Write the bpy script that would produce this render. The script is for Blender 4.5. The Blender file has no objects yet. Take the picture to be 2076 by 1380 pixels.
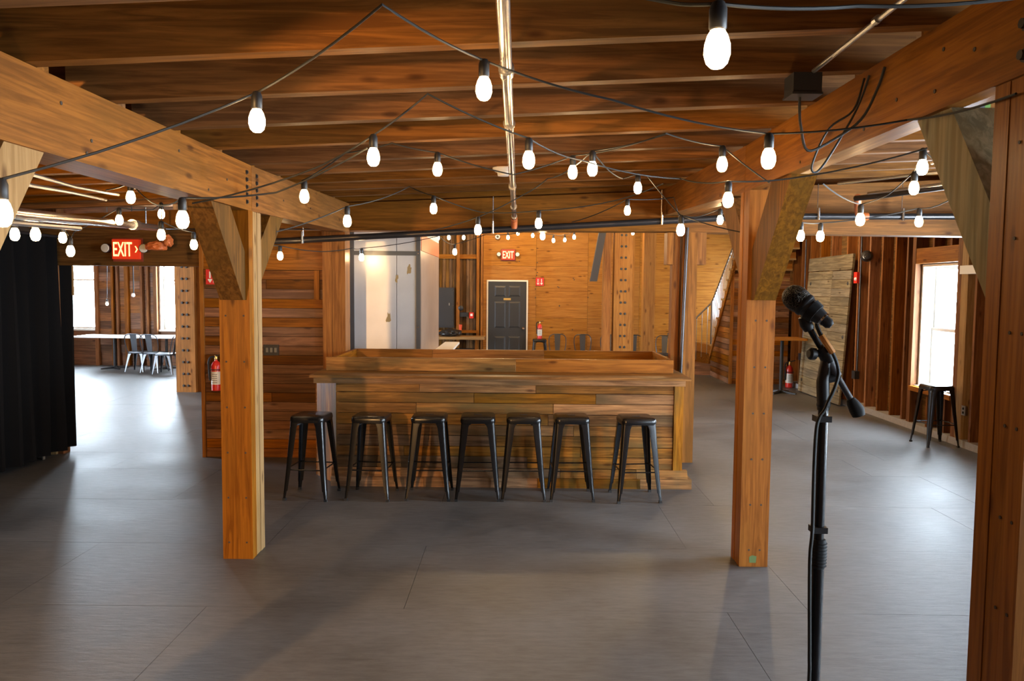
import bpy, bmesh, math, random
from mathutils import Vector, Matrix, Euler
random.seed(7)
S = bpy.context.scene
col = S.collection
R = math.radians

# ------------------------------------------------------------------ camera
CAM_H = 1.93
FPX = 1580.0
cam_d = bpy.data.cameras.new('camera'); cam = bpy.data.objects.new('camera', cam_d); col.objects.link(cam)
CAM_R = (Matrix.Rotation(R(.43), 3, 'Z') @ Matrix.Rotation(R(90 - 3.874), 3, 'X') @ Matrix.Rotation(R(.5), 3, 'Z'))
cam.matrix_world = Matrix.Translation((0, 0, CAM_H)) @ CAM_R.to_4x4()
cam_d.sensor_fit = 'HORIZONTAL'; cam_d.sensor_width = 36; cam_d.lens = FPX / 2076 * 36
cam_d.clip_start = .05; cam_d.clip_end = 200
S.camera = cam
S.view_settings.view_transform = 'Standard'; S.view_settings.look = 'None'
S.view_settings.gamma = 1; S.view_settings.use_curve_mapping = False
S.view_settings.exposure = -0.22

# ------------------------------------------------------------------ world: bright overcast daylight
SKY = 82.0
BULB = 90.0
world = bpy.data.worlds.new('overcast_sky'); S.world = world; world.use_nodes = True
bgn = world.node_tree.nodes['Background']
bgn.inputs[0].default_value = (.72, .86, 1.0, 1); bgn.inputs[1].default_value = SKY

def portal(loc, rot, sx, sy):
    d = bpy.data.lights.new('window_daylight_portal', 'AREA'); d.shape = 'RECTANGLE'; d.size = sx; d.size_y = sy
    d.cycles.is_portal = True
    o = bpy.data.objects.new('window_daylight_portal', d); o.location = loc; o.rotation_euler = rot; col.objects.link(o)
def spot(name, loc, target, power, color, angle, blend, radius):
    d = bpy.data.lights.new(name, 'SPOT'); d.energy = power; d.color = color; d.spot_size = R(angle); d.spot_blend = blend
    d.shadow_soft_size = radius
    o = bpy.data.objects.new(name, d); o.location = loc
    o.rotation_euler = (Vector(target) - Vector(loc)).to_track_quat('-Z', 'Y').to_euler(); col.objects.link(o)
# stage lamp behind the photographer, throwing the near left post's shadow across the floor
spot('stage_lamp_light', (-2.95, -.5, 2.0), (-1.5, 5.3, 1.65), 1150, (1, .54, .20), 66, .6, .07)

spot('stage_side_lamp_light', (-3.3, 3.3, 2.4), (-2.85, 4.6, 0), 55, (1, .62, .30), 60, 1, .08)
# unseen point lights added to brighten the high rear hall, above the far beam
for lx, ly in ((-.3, 12.6), (1.3, 16.4), (-.6, 16.8), (3.9, 12.6), (2.3, 11.6)):
    d = bpy.data.lights.new('rear_hall_fill_light', 'POINT'); d.energy = 165; d.color = (1, .70, .36); d.shadow_soft_size = .06
    o = bpy.data.objects.new('rear_hall_fill_light', d); o.location = (lx, ly, 3.55); col.objects.link(o)

def at(px, py, D):
    """point of the place at depth D (metres along the room) on the sight line of a photo pixel"""
    d = CAM_R @ Vector(((px - 1038) / FPX, -(py - 690) / FPX, -1))
    return Vector((0, 0, CAM_H)) + d * (D / d.y)

# ------------------------------------------------------------------ materials
def newmat(name):
    m = bpy.data.materials.new(name); m.use_nodes = True
    nt = m.node_tree; return m, nt, nt.nodes['Principled BSDF'], nt.links.new
def plain(name, c, rough=.5, metal=0., emit=None, es=0., spec=None, noise=0., nscale=20., bump=0.):
    m, nt, b, L = newmat(name)
    b.inputs['Base Color'].default_value = (*c, 1); b.inputs['Roughness'].default_value = rough; b.inputs['Metallic'].default_value = metal
    if spec is not None: b.inputs['Specular IOR Level'].default_value = spec
    if emit: b.inputs['Emission Color'].default_value = (*emit, 1); b.inputs['Emission Strength'].default_value = es
    if noise or bump:
        tc = nt.nodes.new('ShaderNodeTexCoord'); n = nt.nodes.new('ShaderNodeTexNoise'); n.inputs['Scale'].default_value = nscale; n.inputs['Detail'].default_value = 5
        L(tc.outputs['Object'], n.inputs['Vector'])
        if noise:
            mx = nt.nodes.new('ShaderNodeMix'); mx.data_type = 'RGBA'
            mx.inputs[6].default_value = (*[x * (1 - noise) for x in c], 1); mx.inputs[7].default_value = (*[min(1, x * (1 + noise)) for x in c], 1)
            L(n.outputs[0], mx.inputs[0]); L(mx.outputs[2], b.inputs['Base Color'])
        if bump:
            bp = nt.nodes.new('ShaderNodeBump'); bp.inputs['Strength'].default_value = bump; L(n.outputs[0], bp.inputs['Height']); L(bp.outputs[0], b.inputs['Normal'])
    return m
_wood = {}
WOOD = {  # light grain, dark grain, patch colour, patch amount, tint spread, roughness
    'joist':  ((.42, .21, .062), (.25, .118, .032), (.20, .10, .035), .35, .25, .55),
    'beam':   ((.46, .218, .078), (.31, .143, .05), (.25, .135, .06), .45, .12, .5),
    'post':   ((.54, .255, .078), (.37, .155, .042), (.45, .24, .10), .4, .10, .42),
    'bar':    ((.66, .335, .115), (.36, .17, .055), (.21, .155, .115), .8, .38, .42),
    'plank':  ((.43, .185, .052), (.25, .10, .03), (.19, .10, .04), .55, .42, .45),
    'ply':    ((.64, .355, .19), (.49, .25, .12), (.58, .34, .21), .5, .06, .5),
    'stud':   ((.42, .19, .07), (.27, .11, .038), (.22, .10, .045), .4, .25, .55),
    'sheath': ((.30, .17, .075), (.16, .085, .04), (.10, .07, .045), .6, .4, .7),
    'weather': ((.40, .33, .235), (.25, .20, .135), (.20, .17, .13), .6, .22, .75),
    'brace':  ((.30, .17, .07), (.18, .10, .042), (.15, .10, .05), .5, .2, .6),
    'grey':   ((.46, .43, .33), (.30, .28, .20), (.34, .24, .11), .6, .08, .65),
    'edge':   ((.62, .42, .23), (.50, .31, .15), (.45, .28, .14), .4, .06, .5),
}
def wood(kind, axis='x'):
    key = kind + axis
    if key in _wood: return _wood[key]
    c1, c2, c3, pa, spread, rough = WOOD[kind]
    gs = (.60, .44, .10) if kind not in ('grey', 'weather', 'edge') else (.62, .56, .42)
    if kind == 'bar': gs = (.54, .44, .17)
    c1, c2, c3 = [tuple(a * b for a, b in zip(c, gs)) for c in (c1, c2, c3)]
    m, nt, b, L = newmat('wood_' + kind + '_grain_' + axis); N = nt.nodes.new
    tc = N('ShaderNodeTexCoord'); oi = N('ShaderNodeObjectInfo')
    off = N('ShaderNodeVectorMath'); off.operation = 'SCALE'; off.inputs[0].default_value = (37., 53., 71.); L(oi.outputs['Random'], off.inputs['Scale'])
    add = N('ShaderNodeVectorMath'); L(tc.outputs['Object'], add.inputs[0]); L(off.outputs[0], add.inputs[1])
    mp = N('ShaderNodeMapping'); s = {'x': (1.1, 22, 22), 'y': (22, 1.1, 22), 'z': (22, 22, 1.1)}[axis]; mp.inputs['Scale'].default_value = s
    L(add.outputs[0], mp.inputs[0])
    n1 = N('ShaderNodeTexNoise'); n1.inputs['Scale'].default_value = 1.6; n1.inputs['Detail'].default_value = 7; n1.inputs['Roughness'].default_value = .62; n1.inputs['Distortion'].default_value = .7; L(mp.outputs[0], n1.inputs['Vector'])
    r1 = N('ShaderNodeValToRGB'); r1.color_ramp.elements[0].position = .40; r1.color_ramp.elements[1].position = .62
    r1.color_ramp.elements[0].color = (*[q * .82 for q in c2], 1); r1.color_ramp.elements[1].color = (*c1, 1); L(n1.outputs[0], r1.inputs[0])
    mp2 = N('ShaderNodeMapping'); mp2.inputs['Scale'].default_value = tuple(1.2 if q < 2 else 4.5 for q in s); L(add.outputs[0], mp2.inputs[0])
    n2 = N('ShaderNodeTexNoise'); n2.inputs['Scale'].default_value = 1.3; n2.inputs['Detail'].default_value = 4; L(mp2.outputs[0], n2.inputs['Vector'])
    r2 = N('ShaderNodeValToRGB'); r2.color_ramp.elements[0].position = .46; r2.color_ramp.elements[1].position = .64; L(n2.outputs[0], r2.inputs[0])
    pm = N('ShaderNodeMath'); pm.operation = 'MULTIPLY'; pm.inputs[1].default_value = pa; L(r2.outputs[0], pm.inputs[0])
    mx = N('ShaderNodeMix'); mx.data_type = 'RGBA'; mx.inputs[7].default_value = (*c3, 1); L(pm.outputs[0], mx.inputs[0]); L(r1.outputs[0], mx.inputs[6])
    # knots
    vo = N('ShaderNodeTexVoronoi'); vo.inputs['Scale'].default_value = 1.0
    mp3 = N('ShaderNodeMapping'); mp3.inputs['Scale'].default_value = tuple(2.6 if q < 2 else 7.5 for q in s); L(add.outputs[0], mp3.inputs[0]); L(mp3.outputs[0], vo.inputs['Vector'])
    r3 = N('ShaderNodeValToRGB'); r3.color_ramp.elements[0].position = .06; r3.color_ramp.elements[1].position = .16
    r3.color_ramp.elements[0].color = (.42, .36, .32, 1); r3.color_ramp.elements[1].color = (1, 1, 1, 1); L(vo.outputs['Distance'], r3.inputs[0])
    mk = N('ShaderNodeMix'); mk.data_type = 'RGBA'; mk.blend_type = 'MULTIPLY'; mk.inputs[0].default_value = 1; L(mx.outputs[2], mk.inputs[6]); L(r3.outputs[0], mk.inputs[7])
    # tint per board
    hs = N('ShaderNodeHueSaturation')
    mr = N('ShaderNodeMapRange'); mr.inputs['To Min'].default_value = 1 - spread; mr.inputs['To Max'].default_value = 1 + spread; L(oi.outputs['Random'], mr.inputs['Value']); L(mr.outputs[0], hs.inputs['Value'])
    wn = N('ShaderNodeTexWhiteNoise'); wn.noise_dimensions = '1D'; L(oi.outputs['Random'], wn.inputs['W'])
    ms = N('ShaderNodeMapRange'); ms.inputs['To Min'].default_value = 1 - spread * .7; ms.inputs['To Max'].default_value = 1 + spread * .08; L(wn.outputs['Value'], ms.inputs['Value']); L(ms.outputs[0], hs.inputs['Saturation'])
    L(mk.outputs[2], hs.inputs['Color']); L(hs.outputs[0], b.inputs['Base Color'])
    b.inputs['Roughness'].default_value = rough; b.inputs['Specular IOR Level'].default_value = .13
    bp = N('ShaderNodeBump'); bp.inputs['Strength'].default_value = .22; bp.inputs['Distance'].default_value = .004; L(n1.outputs[0], bp.inputs['Height']); L(bp.outputs[0], b.inputs['Normal'])
    _wood[key] = m; return m

M = {
    'black_steel': plain('black_painted_steel', (.005, .005, .0055), .26, .0, spec=.5),
    'gun_steel': plain('gunmetal_chair_steel', (.06, .062, .068), .32, .6),
    'black': plain('black_plastic', (.015, .015, .016), .45),
    'rubber': plain('black_rubber', (.012, .012, .012), .8),
    'hole': plain('dark_slot', (.004, .004, .004), .9),
    'cord': plain('dark_cord', (.02, .02, .018), .6),
    'pipe_black': plain('black_iron_pipe', (.055, .05, .05), .32, .6),
    'galv': plain('galvanised_pipe', (.62, .60, .56), .26, .95),
    'conduit': plain('conduit_steel', (.45, .44, .42), .35, .9),
    'steel': plain('sheet_steel', (.62, .63, .64), .42, .45, noise=.16, nscale=3.2),
    'steel_dark': plain('dark_angle_iron', (.16, .17, .18), .42, .8),
    'cooler_side': plain('dull_side_cladding', (.30, .22, .165), .42, .3, noise=.2, nscale=4),
    'red_paint': plain('red_oxide_paint', (.62, .14, .05), .5),
    'red': plain('red_enamel', (.62, .025, .015), .3, spec=.6),
    'sign_red': plain('red_sign_sheet', (.60, .02, .02), .4),
    'exit_red': plain('exit_red_face', (.45, .02, .008), .4, emit=(.9, .05, .01), es=.55),
    'exit_letter': plain('exit_lit_letter', (.9, .75, .4), .4, emit=(1, .66, .25), es=2.2),
    'white': plain('white_plastic', (.80, .79, .75), .4),
    'cream': plain('off_white_trim_paint', (.74, .68, .56), .5),
    'label': plain('paper_label', (.72, .70, .64), .6),
    'print': plain('label_print', (.16, .14, .13), .6),
    'brass': plain('brass', (.75, .52, .18), .3, .9),
    'chrome': plain('chrome', (.8, .8, .8), .12, 1.),
    'orange_fit': plain('orange_pipe_coupling', (.62, .16, .04), .4, spec=.6),
    'tape': plain('orange_tape', (.75, .30, .06), .5),
    'door_grey': plain('charcoal_door_paint', (.030, .030, .031), .42, spec=.4),
    'cabinet': plain('charcoal_cabinet_paint', (.028, .026, .026), .5),
    'table_white': plain('white_table_laminate', (.80, .78, .74), .3),
    'green': plain('green_strut_channel', (.14, .30, .07), .4),
    'bolt': plain('dark_bolt_iron', (.045, .04, .036), .5, .5),
    'nail': plain('nail_dark', (.05, .035, .025), .7),
    'dark_board': plain('black_stained_timber', (.028, .022, .018), .6),
    'cup': plain('red_plastic_cup', (.70, .09, .03), .4),
    'cloth': plain('black_bin_liner', (.02, .018, .017), .35),
    'frost': plain('frosted_lens', (.7, .7, .66), .2, spec=.7),
    'concrete': plain('grey_sill_paint', (.30, .29, .29), .6, noise=.2),
    'backing': plain('dark_plank_backing', (.06, .03, .014), .8),
    'deck': wood('joist', 'y'),
    'white_frame': plain('window_white_paint', (.75, .72, .66), .45),
    'glint': plain('mesh_grille', (.05, .045, .04), .38, .8),
    'steel_blue': plain('rail_steel', (.30, .30, .31), .3, .9),
}
# microphone grille relief
def grille():
    m, nt, b, L = newmat('microphone_wire_mesh'); N = nt.nodes.new
    b.inputs['Base Color'].default_value = (.05, .042, .035, 1); b.inputs['Metallic'].default_value = .7; b.inputs['Roughness'].default_value = .4
    tc = N('ShaderNodeTexCoord'); v = N('ShaderNodeTexVoronoi'); v.inputs['Scale'].default_value = 420; L(tc.outputs['Object'], v.inputs['Vector'])
    bp = N('ShaderNodeBump'); bp.inputs['Strength'].default_value = 1; bp.inputs['Distance'].default_value = .002; L(v.outputs['Distance'], bp.inputs['Height']); L(bp.outputs[0], b.inputs['Normal'])
    r = N('ShaderNodeValToRGB'); r.color_ramp.elements[0].color = (.20, .16, .12, 1); r.color_ramp.elements[1].color = (.012, .01, .009, 1); r.color_ramp.elements[1].position = .55
    L(v.outputs['Distance'], r.inputs[0]); L(r.outputs[0], b.inputs['Base Color']); return m
M['grille'] = grille()
def floor_mat():
    m, nt, b, L = newmat('grey_painted_plywood'); N = nt.nodes.new
    tc = N('ShaderNodeTexCoord'); oi = N('ShaderNodeObjectInfo')
    ge = N('ShaderNodeNewGeometry')
    n1 = N('ShaderNodeTexNoise'); n1.inputs['Scale'].default_value = .9; n1.inputs['Detail'].default_value = 6; n1.inputs['Roughness'].default_value = .6; L(ge.outputs['Position'], n1.inputs['Vector'])
    mp = N('ShaderNodeMapping'); mp.inputs['Scale'].default_value = (6, 28, 1); L(ge.outputs['Position'], mp.inputs[0])
    n2 = N('ShaderNodeTexNoise'); n2.inputs['Scale'].default_value = 1.1; n2.inputs['Detail'].default_value = 8; n2.inputs['Roughness'].default_value = .7; L(mp.outputs[0], n2.inputs['Vector'])
    r = N('ShaderNodeValToRGB'); r.color_ramp.elements[0].position = .36; r.color_ramp.elements[1].position = .66
    r.color_ramp.elements[0].color = (.050, .049, .049, 1); r.color_ramp.elements[1].color = (.135, .133, .133, 1)
    mx = N('ShaderNodeMath'); mx.operation = 'MULTIPLY_ADD'; mx.inputs[1].default_value = .45; L(n2.outputs[0], mx.inputs[0])
    m2 = N('ShaderNodeMath'); m2.operation = 'MULTIPLY'; m2.inputs[1].default_value = .55; L(n1.outputs[0], m2.inputs[0]); L(m2.outputs[0], mx.inputs[2])
    L(mx.outputs[0], r.inputs[0])
    hs = N('ShaderNodeHueSaturation'); mr = N('ShaderNodeMapRange'); mr.inputs['To Min'].default_value = .96; mr.inputs['To Max'].default_value = 1.04
    L(oi.outputs['Random'], mr.inputs['Value']); L(mr.outputs[0], hs.inputs['Value']); L(r.outputs[0], hs.inputs['Color']); L(hs.outputs[0], b.inputs['Base Color'])
    rr = N('ShaderNodeMapRange'); rr.inputs['To Min'].default_value = .34; rr.inputs['To Max'].default_value = .60; L(n1.outputs[0], rr.inputs['Value']); L(rr.outputs[0], b.inputs['Roughness'])
    bp = N('ShaderNodeBump'); bp.inputs['Strength'].default_value = .4; bp.inputs['Distance'].default_value = .006; L(n2.outputs[0], bp.inputs['Height']); L(bp.outputs[0], b.inputs['Normal'])
    b.inputs['Specular IOR Level'].default_value = .45
    return m
M['floor'] = floor_mat()
def curtain_mat():
    m, nt, b, L = newmat('black_velvet_cloth'); b.inputs['Base Color'].default_value = (.005, .0042, .004, 1); b.inputs['Roughness'].default_value = .9; b.inputs['Specular IOR Level'].default_value = .1
    return m
M['velvet'] = curtain_mat()
def glass_mat():
    m = bpy.data.materials.new('window_glass'); m.use_nodes = True; nt = m.node_tree; nt.nodes.clear(); N = nt.nodes.new
    o = N('ShaderNodeOutputMaterial'); t = N('ShaderNodeBsdfTransparent'); g = N('ShaderNodeBsdfGlossy'); g.inputs['Roughness'].default_value = .03
    mx = N('ShaderNodeMixShader'); mx.inputs[0].default_value = .06; nt.links.new(t.outputs[0], mx.inputs[1]); nt.links.new(g.outputs[0], mx.inputs[2]); nt.links.new(mx.outputs[0], o.inputs[0]); return m
M['glass'] = glass_mat()
def bulb_mat():
    m = bpy.data.materials.new('glowing_bulb_glass'); m.use_nodes = True; nt = m.node_tree; b = nt.nodes['Principled BSDF']
    b.inputs['Base Color'].default_value = (1, .9, .75, 1); b.inputs['Emission Color'].default_value = (1, .66, .33, 1); b.inputs['Emission Strength'].default_value = BULB; return m
M['bulb'] = bulb_mat()

# ------------------------------------------------------------------ builders
def wloc(o):
    v = Vector((0, 0, 0))
    while o is not None: v += o.location; o = o.parent
    return v
def smooth(pts, n=5):
    P_ = [Vector(p) for p in pts]; out = []
    for i in range(len(P_) - 1):
        a, b, c, d = P_[max(i - 1, 0)], P_[i], P_[i + 1], P_[min(i + 2, len(P_) - 1)]
        for k in range(n):
            t = k / n; out.append(.5 * ((2 * b) + (c - a) * t + (2 * a - 5 * b + 4 * c - d) * t * t + (3 * b - a - 3 * c + d) * t ** 3))
    return out + [P_[-1]]
class MB:
    def __init__(s): s.v = []; s.f = []
    def hexa(s, p):
        n = len(s.v); s.v += [Vector(q) for q in p]
        for q in ((0, 1, 2, 3), (7, 6, 5, 4), (0, 4, 5, 1), (1, 5, 6, 2), (2, 6, 7, 3), (3, 7, 4, 0)): s.f.append(tuple(n + i for i in q))
        return s
    def box(s, x0, x1, y0, y1, z0, z1):
        return s.hexa([(x0, y0, z0), (x1, y0, z0), (x1, y1, z0), (x0, y1, z0), (x0, y0, z1), (x1, y0, z1), (x1, y1, z1), (x0, y1, z1)])
    def prism(s, poly, axis, a, b):
        k = len(poly); n = len(s.v)
        def P(u, w, t): return Vector({'x': (t, u, w), 'y': (u, t, w), 'z': (u, w, t)}[axis])
        s.v += [P(u, w, a) for u, w in poly] + [P(u, w, b) for u, w in poly]
        s.f.append(tuple(range(n, n + k))); s.f.append(tuple(range(n + 2 * k - 1, n + k - 1, -1)))
        for i in range(k): j = (i + 1) % k; s.f.append((n + i, n + j, n + k + j, n + k + i))
        return s
    def ring_loft(s, rings, cap=True):
        n = len(s.v); k = len(rings[0])
        for r in rings: s.v += [Vector(q) for q in r]
        for a in range(len(rings) - 1):
            for i in range(k):
                j = (i + 1) % k; s.f.append((n + a * k + i, n + a * k + j, n + (a + 1) * k + j, n + (a + 1) * k + i))
        if cap: s.f.append(tuple(range(n + k - 1, n - 1, -1))); e = n + (len(rings) - 1) * k; s.f.append(tuple(range(e, e + k)))
        return s
    def path(s, pts, r, n=8, radii=None):
        pts = [Vector(p) for p in pts]; rings = []; up = None
        for i, p in enumerate(pts):
            d = (pts[min(i + 1, len(pts) - 1)] - pts[max(i - 1, 0)]).normalized()
            if up is None: up = d.orthogonal().normalized()
            up = (up - d * up.dot(d))
            up = up.normalized() if up.length > 1e-5 else d.orthogonal().normalized()
            w = d.cross(up); rr = radii[i] if radii else r
            rings.append([p + (up * math.cos(2 * math.pi * k / n) + w * math.sin(2 * math.pi * k / n)) * rr for k in range(n)])
        return s.ring_loft(rings)
    def tube(s, p, q, r, n=10, r2=None): return s.path([p, q], r, n, [r, r if r2 is None else r2])
    def lathe(s, prof, c=(0, 0, 0), n=20, axis=None):
        c = Vector(c); ax = Vector(axis).normalized() if axis else Vector((0, 0, 1)); u = ax.orthogonal().normalized(); w = ax.cross(u)
        return s.ring_loft([[c + ax * z + (u * math.cos(2 * math.pi * k / n) + w * math.sin(2 * math.pi * k / n)) * max(r, .0004) for k in range(n)] for r, z in prof])
    def build(s, name, mat, parent=None, smooth=False, origin=None):
        if origin is None:
            lo = [min(v[i] for v in s.v) for i in range(3)]; hi = [max(v[i] for v in s.v) for i in range(3)]
            origin = Vector([(a + b) / 2 for a, b in zip(lo, hi)])
        origin = Vector(origin)
        me = bpy.data.meshes.new(name); me.from_pydata([v - origin for v in s.v], [], s.f)
        bm = bmesh.new(); bm.from_mesh(me); bmesh.ops.recalc_face_normals(bm, faces=bm.faces)
        if smooth:
            for f in bm.faces: f.smooth = True
            for e in bm.edges:
                if len(e.link_faces) == 2 and e.calc_face_angle(0) > R(38): e.smooth = False
        bm.to_mesh(me); bm.free()
        if mat: me.materials.append(mat)
        o = bpy.data.objects.new(name, me); col.objects.link(o); o.location = origin
        if parent: o.location = origin - wloc(parent); o.parent = parent
        return o
def tag(o, label, cat, group=None):
    o['label'] = label; o['category'] = cat
    if group: o['group'] = group
    return o
def thing(name, loc, label=None, cat=None, group=None):
    o = bpy.data.objects.new(name, None); col.objects.link(o); o.location = loc; o.empty_display_size = .1
    if label: tag(o, label, cat, group)
    return o
def struct(o): o['kind'] = 'structure'; return o
def setting(name, loc=(0, 0, 0)): return struct(thing(name, loc))
def dup(root, loc, rz, label, scale=None):
    r = root.copy(); col.objects.link(r); r.location = loc; r.rotation_euler = (0, 0, rz); r['label'] = label
    for ch in root.children:
        c = ch.copy(); col.objects.link(c); c.parent = r
        for g in ch.children:
            d = g.copy(); col.objects.link(d); d.parent = c
    return r
def bx(name, x0, x1, y0, y1, z0, z1, mat, parent=None): return MB().box(x0, x1, y0, y1, z0, z1).build(name, mat, parent)
def rrect(w, h, r, n=4):
    pts = []
    for cx, cy, a0 in ((w / 2 - r, h / 2 - r, 0), (-w / 2 + r, h / 2 - r, 90), (-w / 2 + r, -h / 2 + r, 180), (w / 2 - r, -h / 2 + r, 270)):
        for k in range(n + 1): a = R(a0 + 90 * k / n); pts.append((cx + r * math.cos(a), cy + r * math.sin(a)))
    return pts
def bolt(parent, c, ax, r=.02, h=.014):
    return MB().lathe([(r * 1.5, 0), (r * 1.5, h * .3), (r, h * .3), (r, h)], c, 8, ax).build('bolt', M['bolt'], parent)

# ceiling geometry: joist underside rises to the right and, past the posts, to the back
def zb(X, Y): return 2.76 + .046 * (X + 1.9) + max(0, Y - 5.5) * .025

# ------------------------------------------------------------------ floor
fl = setting('floor')
bx('subfloor', -11.4, 6.0, -2.8, 18.9, -.12, -.012, plain('subfloor_dark', (.02, .019, .018), .9), fl)
rows = [-2.7, -1.35, -.17, 1.01, 2.19, 3.37, 4.56, 5.70, 6.88, 8.05, 8.83, 10.0, 11.2, 12.4, 13.6, 14.8, 16.0, 17.2, 18.7]
for i in range(len(rows) - 1):
    if i % 2: xs = [-11.3, -9.2, -6.74, -4.3, -1.86, 1.27, 3.71, 5.75]
    else: xs = [-11.3, -8.0, -5.55, -3.11, -.67, 1.77, 4.2, 5.75]
    for a, b in zip(xs, xs[1:]):
        bx('floor_sheet', a + .0013, b - .0013, rows[i] + .0012, rows[i + 1] - .0012, -.012, random.uniform(-.0008, 0), M['floor'], fl)

# ------------------------------------------------------------------ ceiling: deck and joists
cl = setting('ceiling')
JH = .27
MB().hexa([(-5.5, -2.7, zb(-5.5, 0) + JH), (5.75, -2.7, zb(5.75, 0) + JH), (5.75, 5.5, zb(5.75, 0) + JH), (-5.5, 5.5, zb(-5.5, 0) + JH),
           (-5.5, -2.7, zb(-5.5, 0) + JH + .05), (5.75, -2.7, zb(5.75, 0) + JH + .05), (5.75, 5.5, zb(5.75, 0) + JH + .05), (-5.5, 5.5, zb(-5.5, 0) + JH + .05)]).build('deck', M['deck'], cl)
MB().hexa([(-5.5, 5.5, zb(-5.5, 0) + JH), (5.75, 5.5, zb(5.75, 0) + JH), (5.75, 8.9, zb(5.75, 8.9) + JH), (-5.5, 8.9, zb(-5.5, 8.9) + JH),
           (-5.5, 5.5, zb(-5.5, 0) + JH + .05), (5.75, 5.5, zb(5.75, 0) + JH + .05), (5.75, 8.9, zb(5.75, 8.9) + JH + .05), (-5.5, 8.9, zb(-5.5, 8.9) + JH + .05)]).build('deck', M['deck'], cl)
bx('upper_deck', -11.4, 6, 8.8, 18.8, 3.75, 3.8, M['deck'], cl)
k = 0
for i in range(-6, 11):
    yb = 2.45 + .605 * i
    for x0, x1, dy in ((-5.4, -1.87, .085), (-2.06, 1.77, 0), (1.57, 5.7, .085)):
        y0, y1 = yb - .075 + dy, yb + dy
        if y1 > 8.58: continue
        p = []
        for zt in (0, JH):
            for X, Y in ((x0, y0), (x1, y0), (x1, y1), (x0, y1)): p.append((X, Y, zb(X, yb) + zt))
        MB().hexa(p).build('joist', wood('joist', 'x'), cl)

# ------------------------------------------------------------------ timber frame: beams
BX0, BX1 = -2.07, -1.86
b1 = thing('timber_beam', (-1.96, 3.0, 2.445), 'long tan timber beam over the left post, bolted at the splice', 'beam')
MB().prism([(-2.6, 2.445), (5.46, 2.445), (5.46, 2.758), (-2.6, 2.758)], 'x', BX0, BX1).build('near_length', wood('beam', 'y'), b1)
MB().prism([(5.464, 2.445), (8.6, 2.52), (8.6, 2.832), (5.464, 2.758)], 'x', BX0, BX1).build('far_length', wood('beam', 'y'), b1)
for yy in (5.36, 5.56):
    for kk in range(5): bolt(b1, (BX1, yy, 2.50 + .05 * kk), (1, 0, 0), .011, .012)
for yy, zz in ((3.2, 2.66), (3.42, 2.55), (3.38, 2.49), (4.3, 2.66), (4.7, 2.5), (5.0, 2.6), (6.2, 2.6), (7.0, 2.62)):
    MB().lathe([(.008, 0), (.008, .003)], (BX1, yy, zz), 8, (1, 0, 0)).build('nail_head', M['nail'], b1)
b2 = thing('timber_beam', (1.66, 3.0, 2.605), 'orange-brown double timber beam over the right posts', 'beam')
RX0, RX1 = 1.56, 1.77
MB().prism([(-2.6, 2.605), (5.46, 2.605), (5.46, 2.92), (-2.6, 2.92)], 'x', RX0, RX0 + .07).build('inner_ply', wood('post', 'y'), b2)
MB().prism([(-2.6, 2.64), (5.46, 2.64), (5.46, 2.92), (-2.6, 2.92)], 'x', RX1 - .07, RX1).build('outer_ply', wood('post', 'y'), b2)
MB().prism([(-2.6, 2.72), (5.46, 2.72), (5.46, 2.92), (-2.6, 2.92)], 'x', RX0 + .07, RX1 - .07).build('core', wood('stud', 'y'), b2)
MB().prism([(5.464, 2.605), (8.6, 2.725), (8.6, 3.0), (5.464, 2.92)], 'x', RX0, RX1).build('far_length', wood('beam', 'y'), b2)
for zz in (2.66, 2.755, 2.85): bolt(b2, (RX0, 2.47, zz), (-1, 0, 0), .016, .022)
for yy, zz in ((2.95, 2.82), (3.0, 2.68), (3.3, 2.72), (3.6, 2.66), (2.75, 2.76), (4.1, 2.7), (4.4, 2.64)):
    MB().lathe([(.008, 0), (.008, .003)], (RX0, yy, zz), 8, (-1, 0, 0)).build('nail_head', M['nail'], b2)
b3 = thing('timber_beam', (0, 8.7, 2.54), 'wide cross beam spanning the room behind the bar', 'beam')
xs = [-5.4, -2.1, 1.8, 5.6]
for a, b in zip(xs, xs[1:]):
    MB().prism([(a + .002, 2.54 if b < 1.9 else 2.55), (b - .002, 2.56 if b < 1.9 else 2.53), (b - .002, zb(b, 8.6)), (a + .002, zb(a, 8.6))], 'y', 8.6, 8.85).build('beam_length', wood('beam', 'x'), b3)

# ------------------------------------------------------------------ posts with braces
def laminated_post(label, x0, x1, y0, y1, ztop, front, side, zbase=0.):
    p = thing('timber_post', ((x0 + x1) / 2, (y0 + y1) / 2, 0), label, 'post', 'laminated timber posts')
    n = 3; w = (y1 - y0) / n
    for i in range(n):
        j = .003 * (i == 1)
        bx('lamination', x0 + j, x1 - j, y0 + w * i + (.0015 if i else 0), y0 + w * (i + 1), zbase, ztop, front if i == 0 else side, p)
    return p
lp = laminated_post('laminated timber post left of the bar, fire extinguisher behind it', -2.069, -1.858, 5.38, 5.64, 2.445, wood('post', 'z'), wood('edge', 'z'))
rp = laminated_post('laminated timber post right of the bar, behind the microphone', 1.56, 1.758, 5.34, 5.55, 2.605, wood('post', 'z'), wood('post', 'z'))
np_ = laminated_post('nearest timber post cut off by the right edge of the photo', 1.572, 1.78, 2.40, 2.64, 2.605, wood('post', 'z'), wood('post', 'z'))
nl = laminated_post('timber post just outside the left edge, its brace in view', -2.069, -1.858, 2.36, 2.60, 2.445, wood('post', 'z'), wood('edge', 'z'))
def brace(par, poly, x0, x1, m='brace', ax='z'):
    return MB().prism(poly, 'x', x0, x1).build('brace', wood(m, ax), par)
brace(lp, [(5.38, 1.83), (5.38, 2.16), (5.12, 2.445), (4.80, 2.445), (5.335, 1.83)], -2.045, -1.885)
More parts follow.
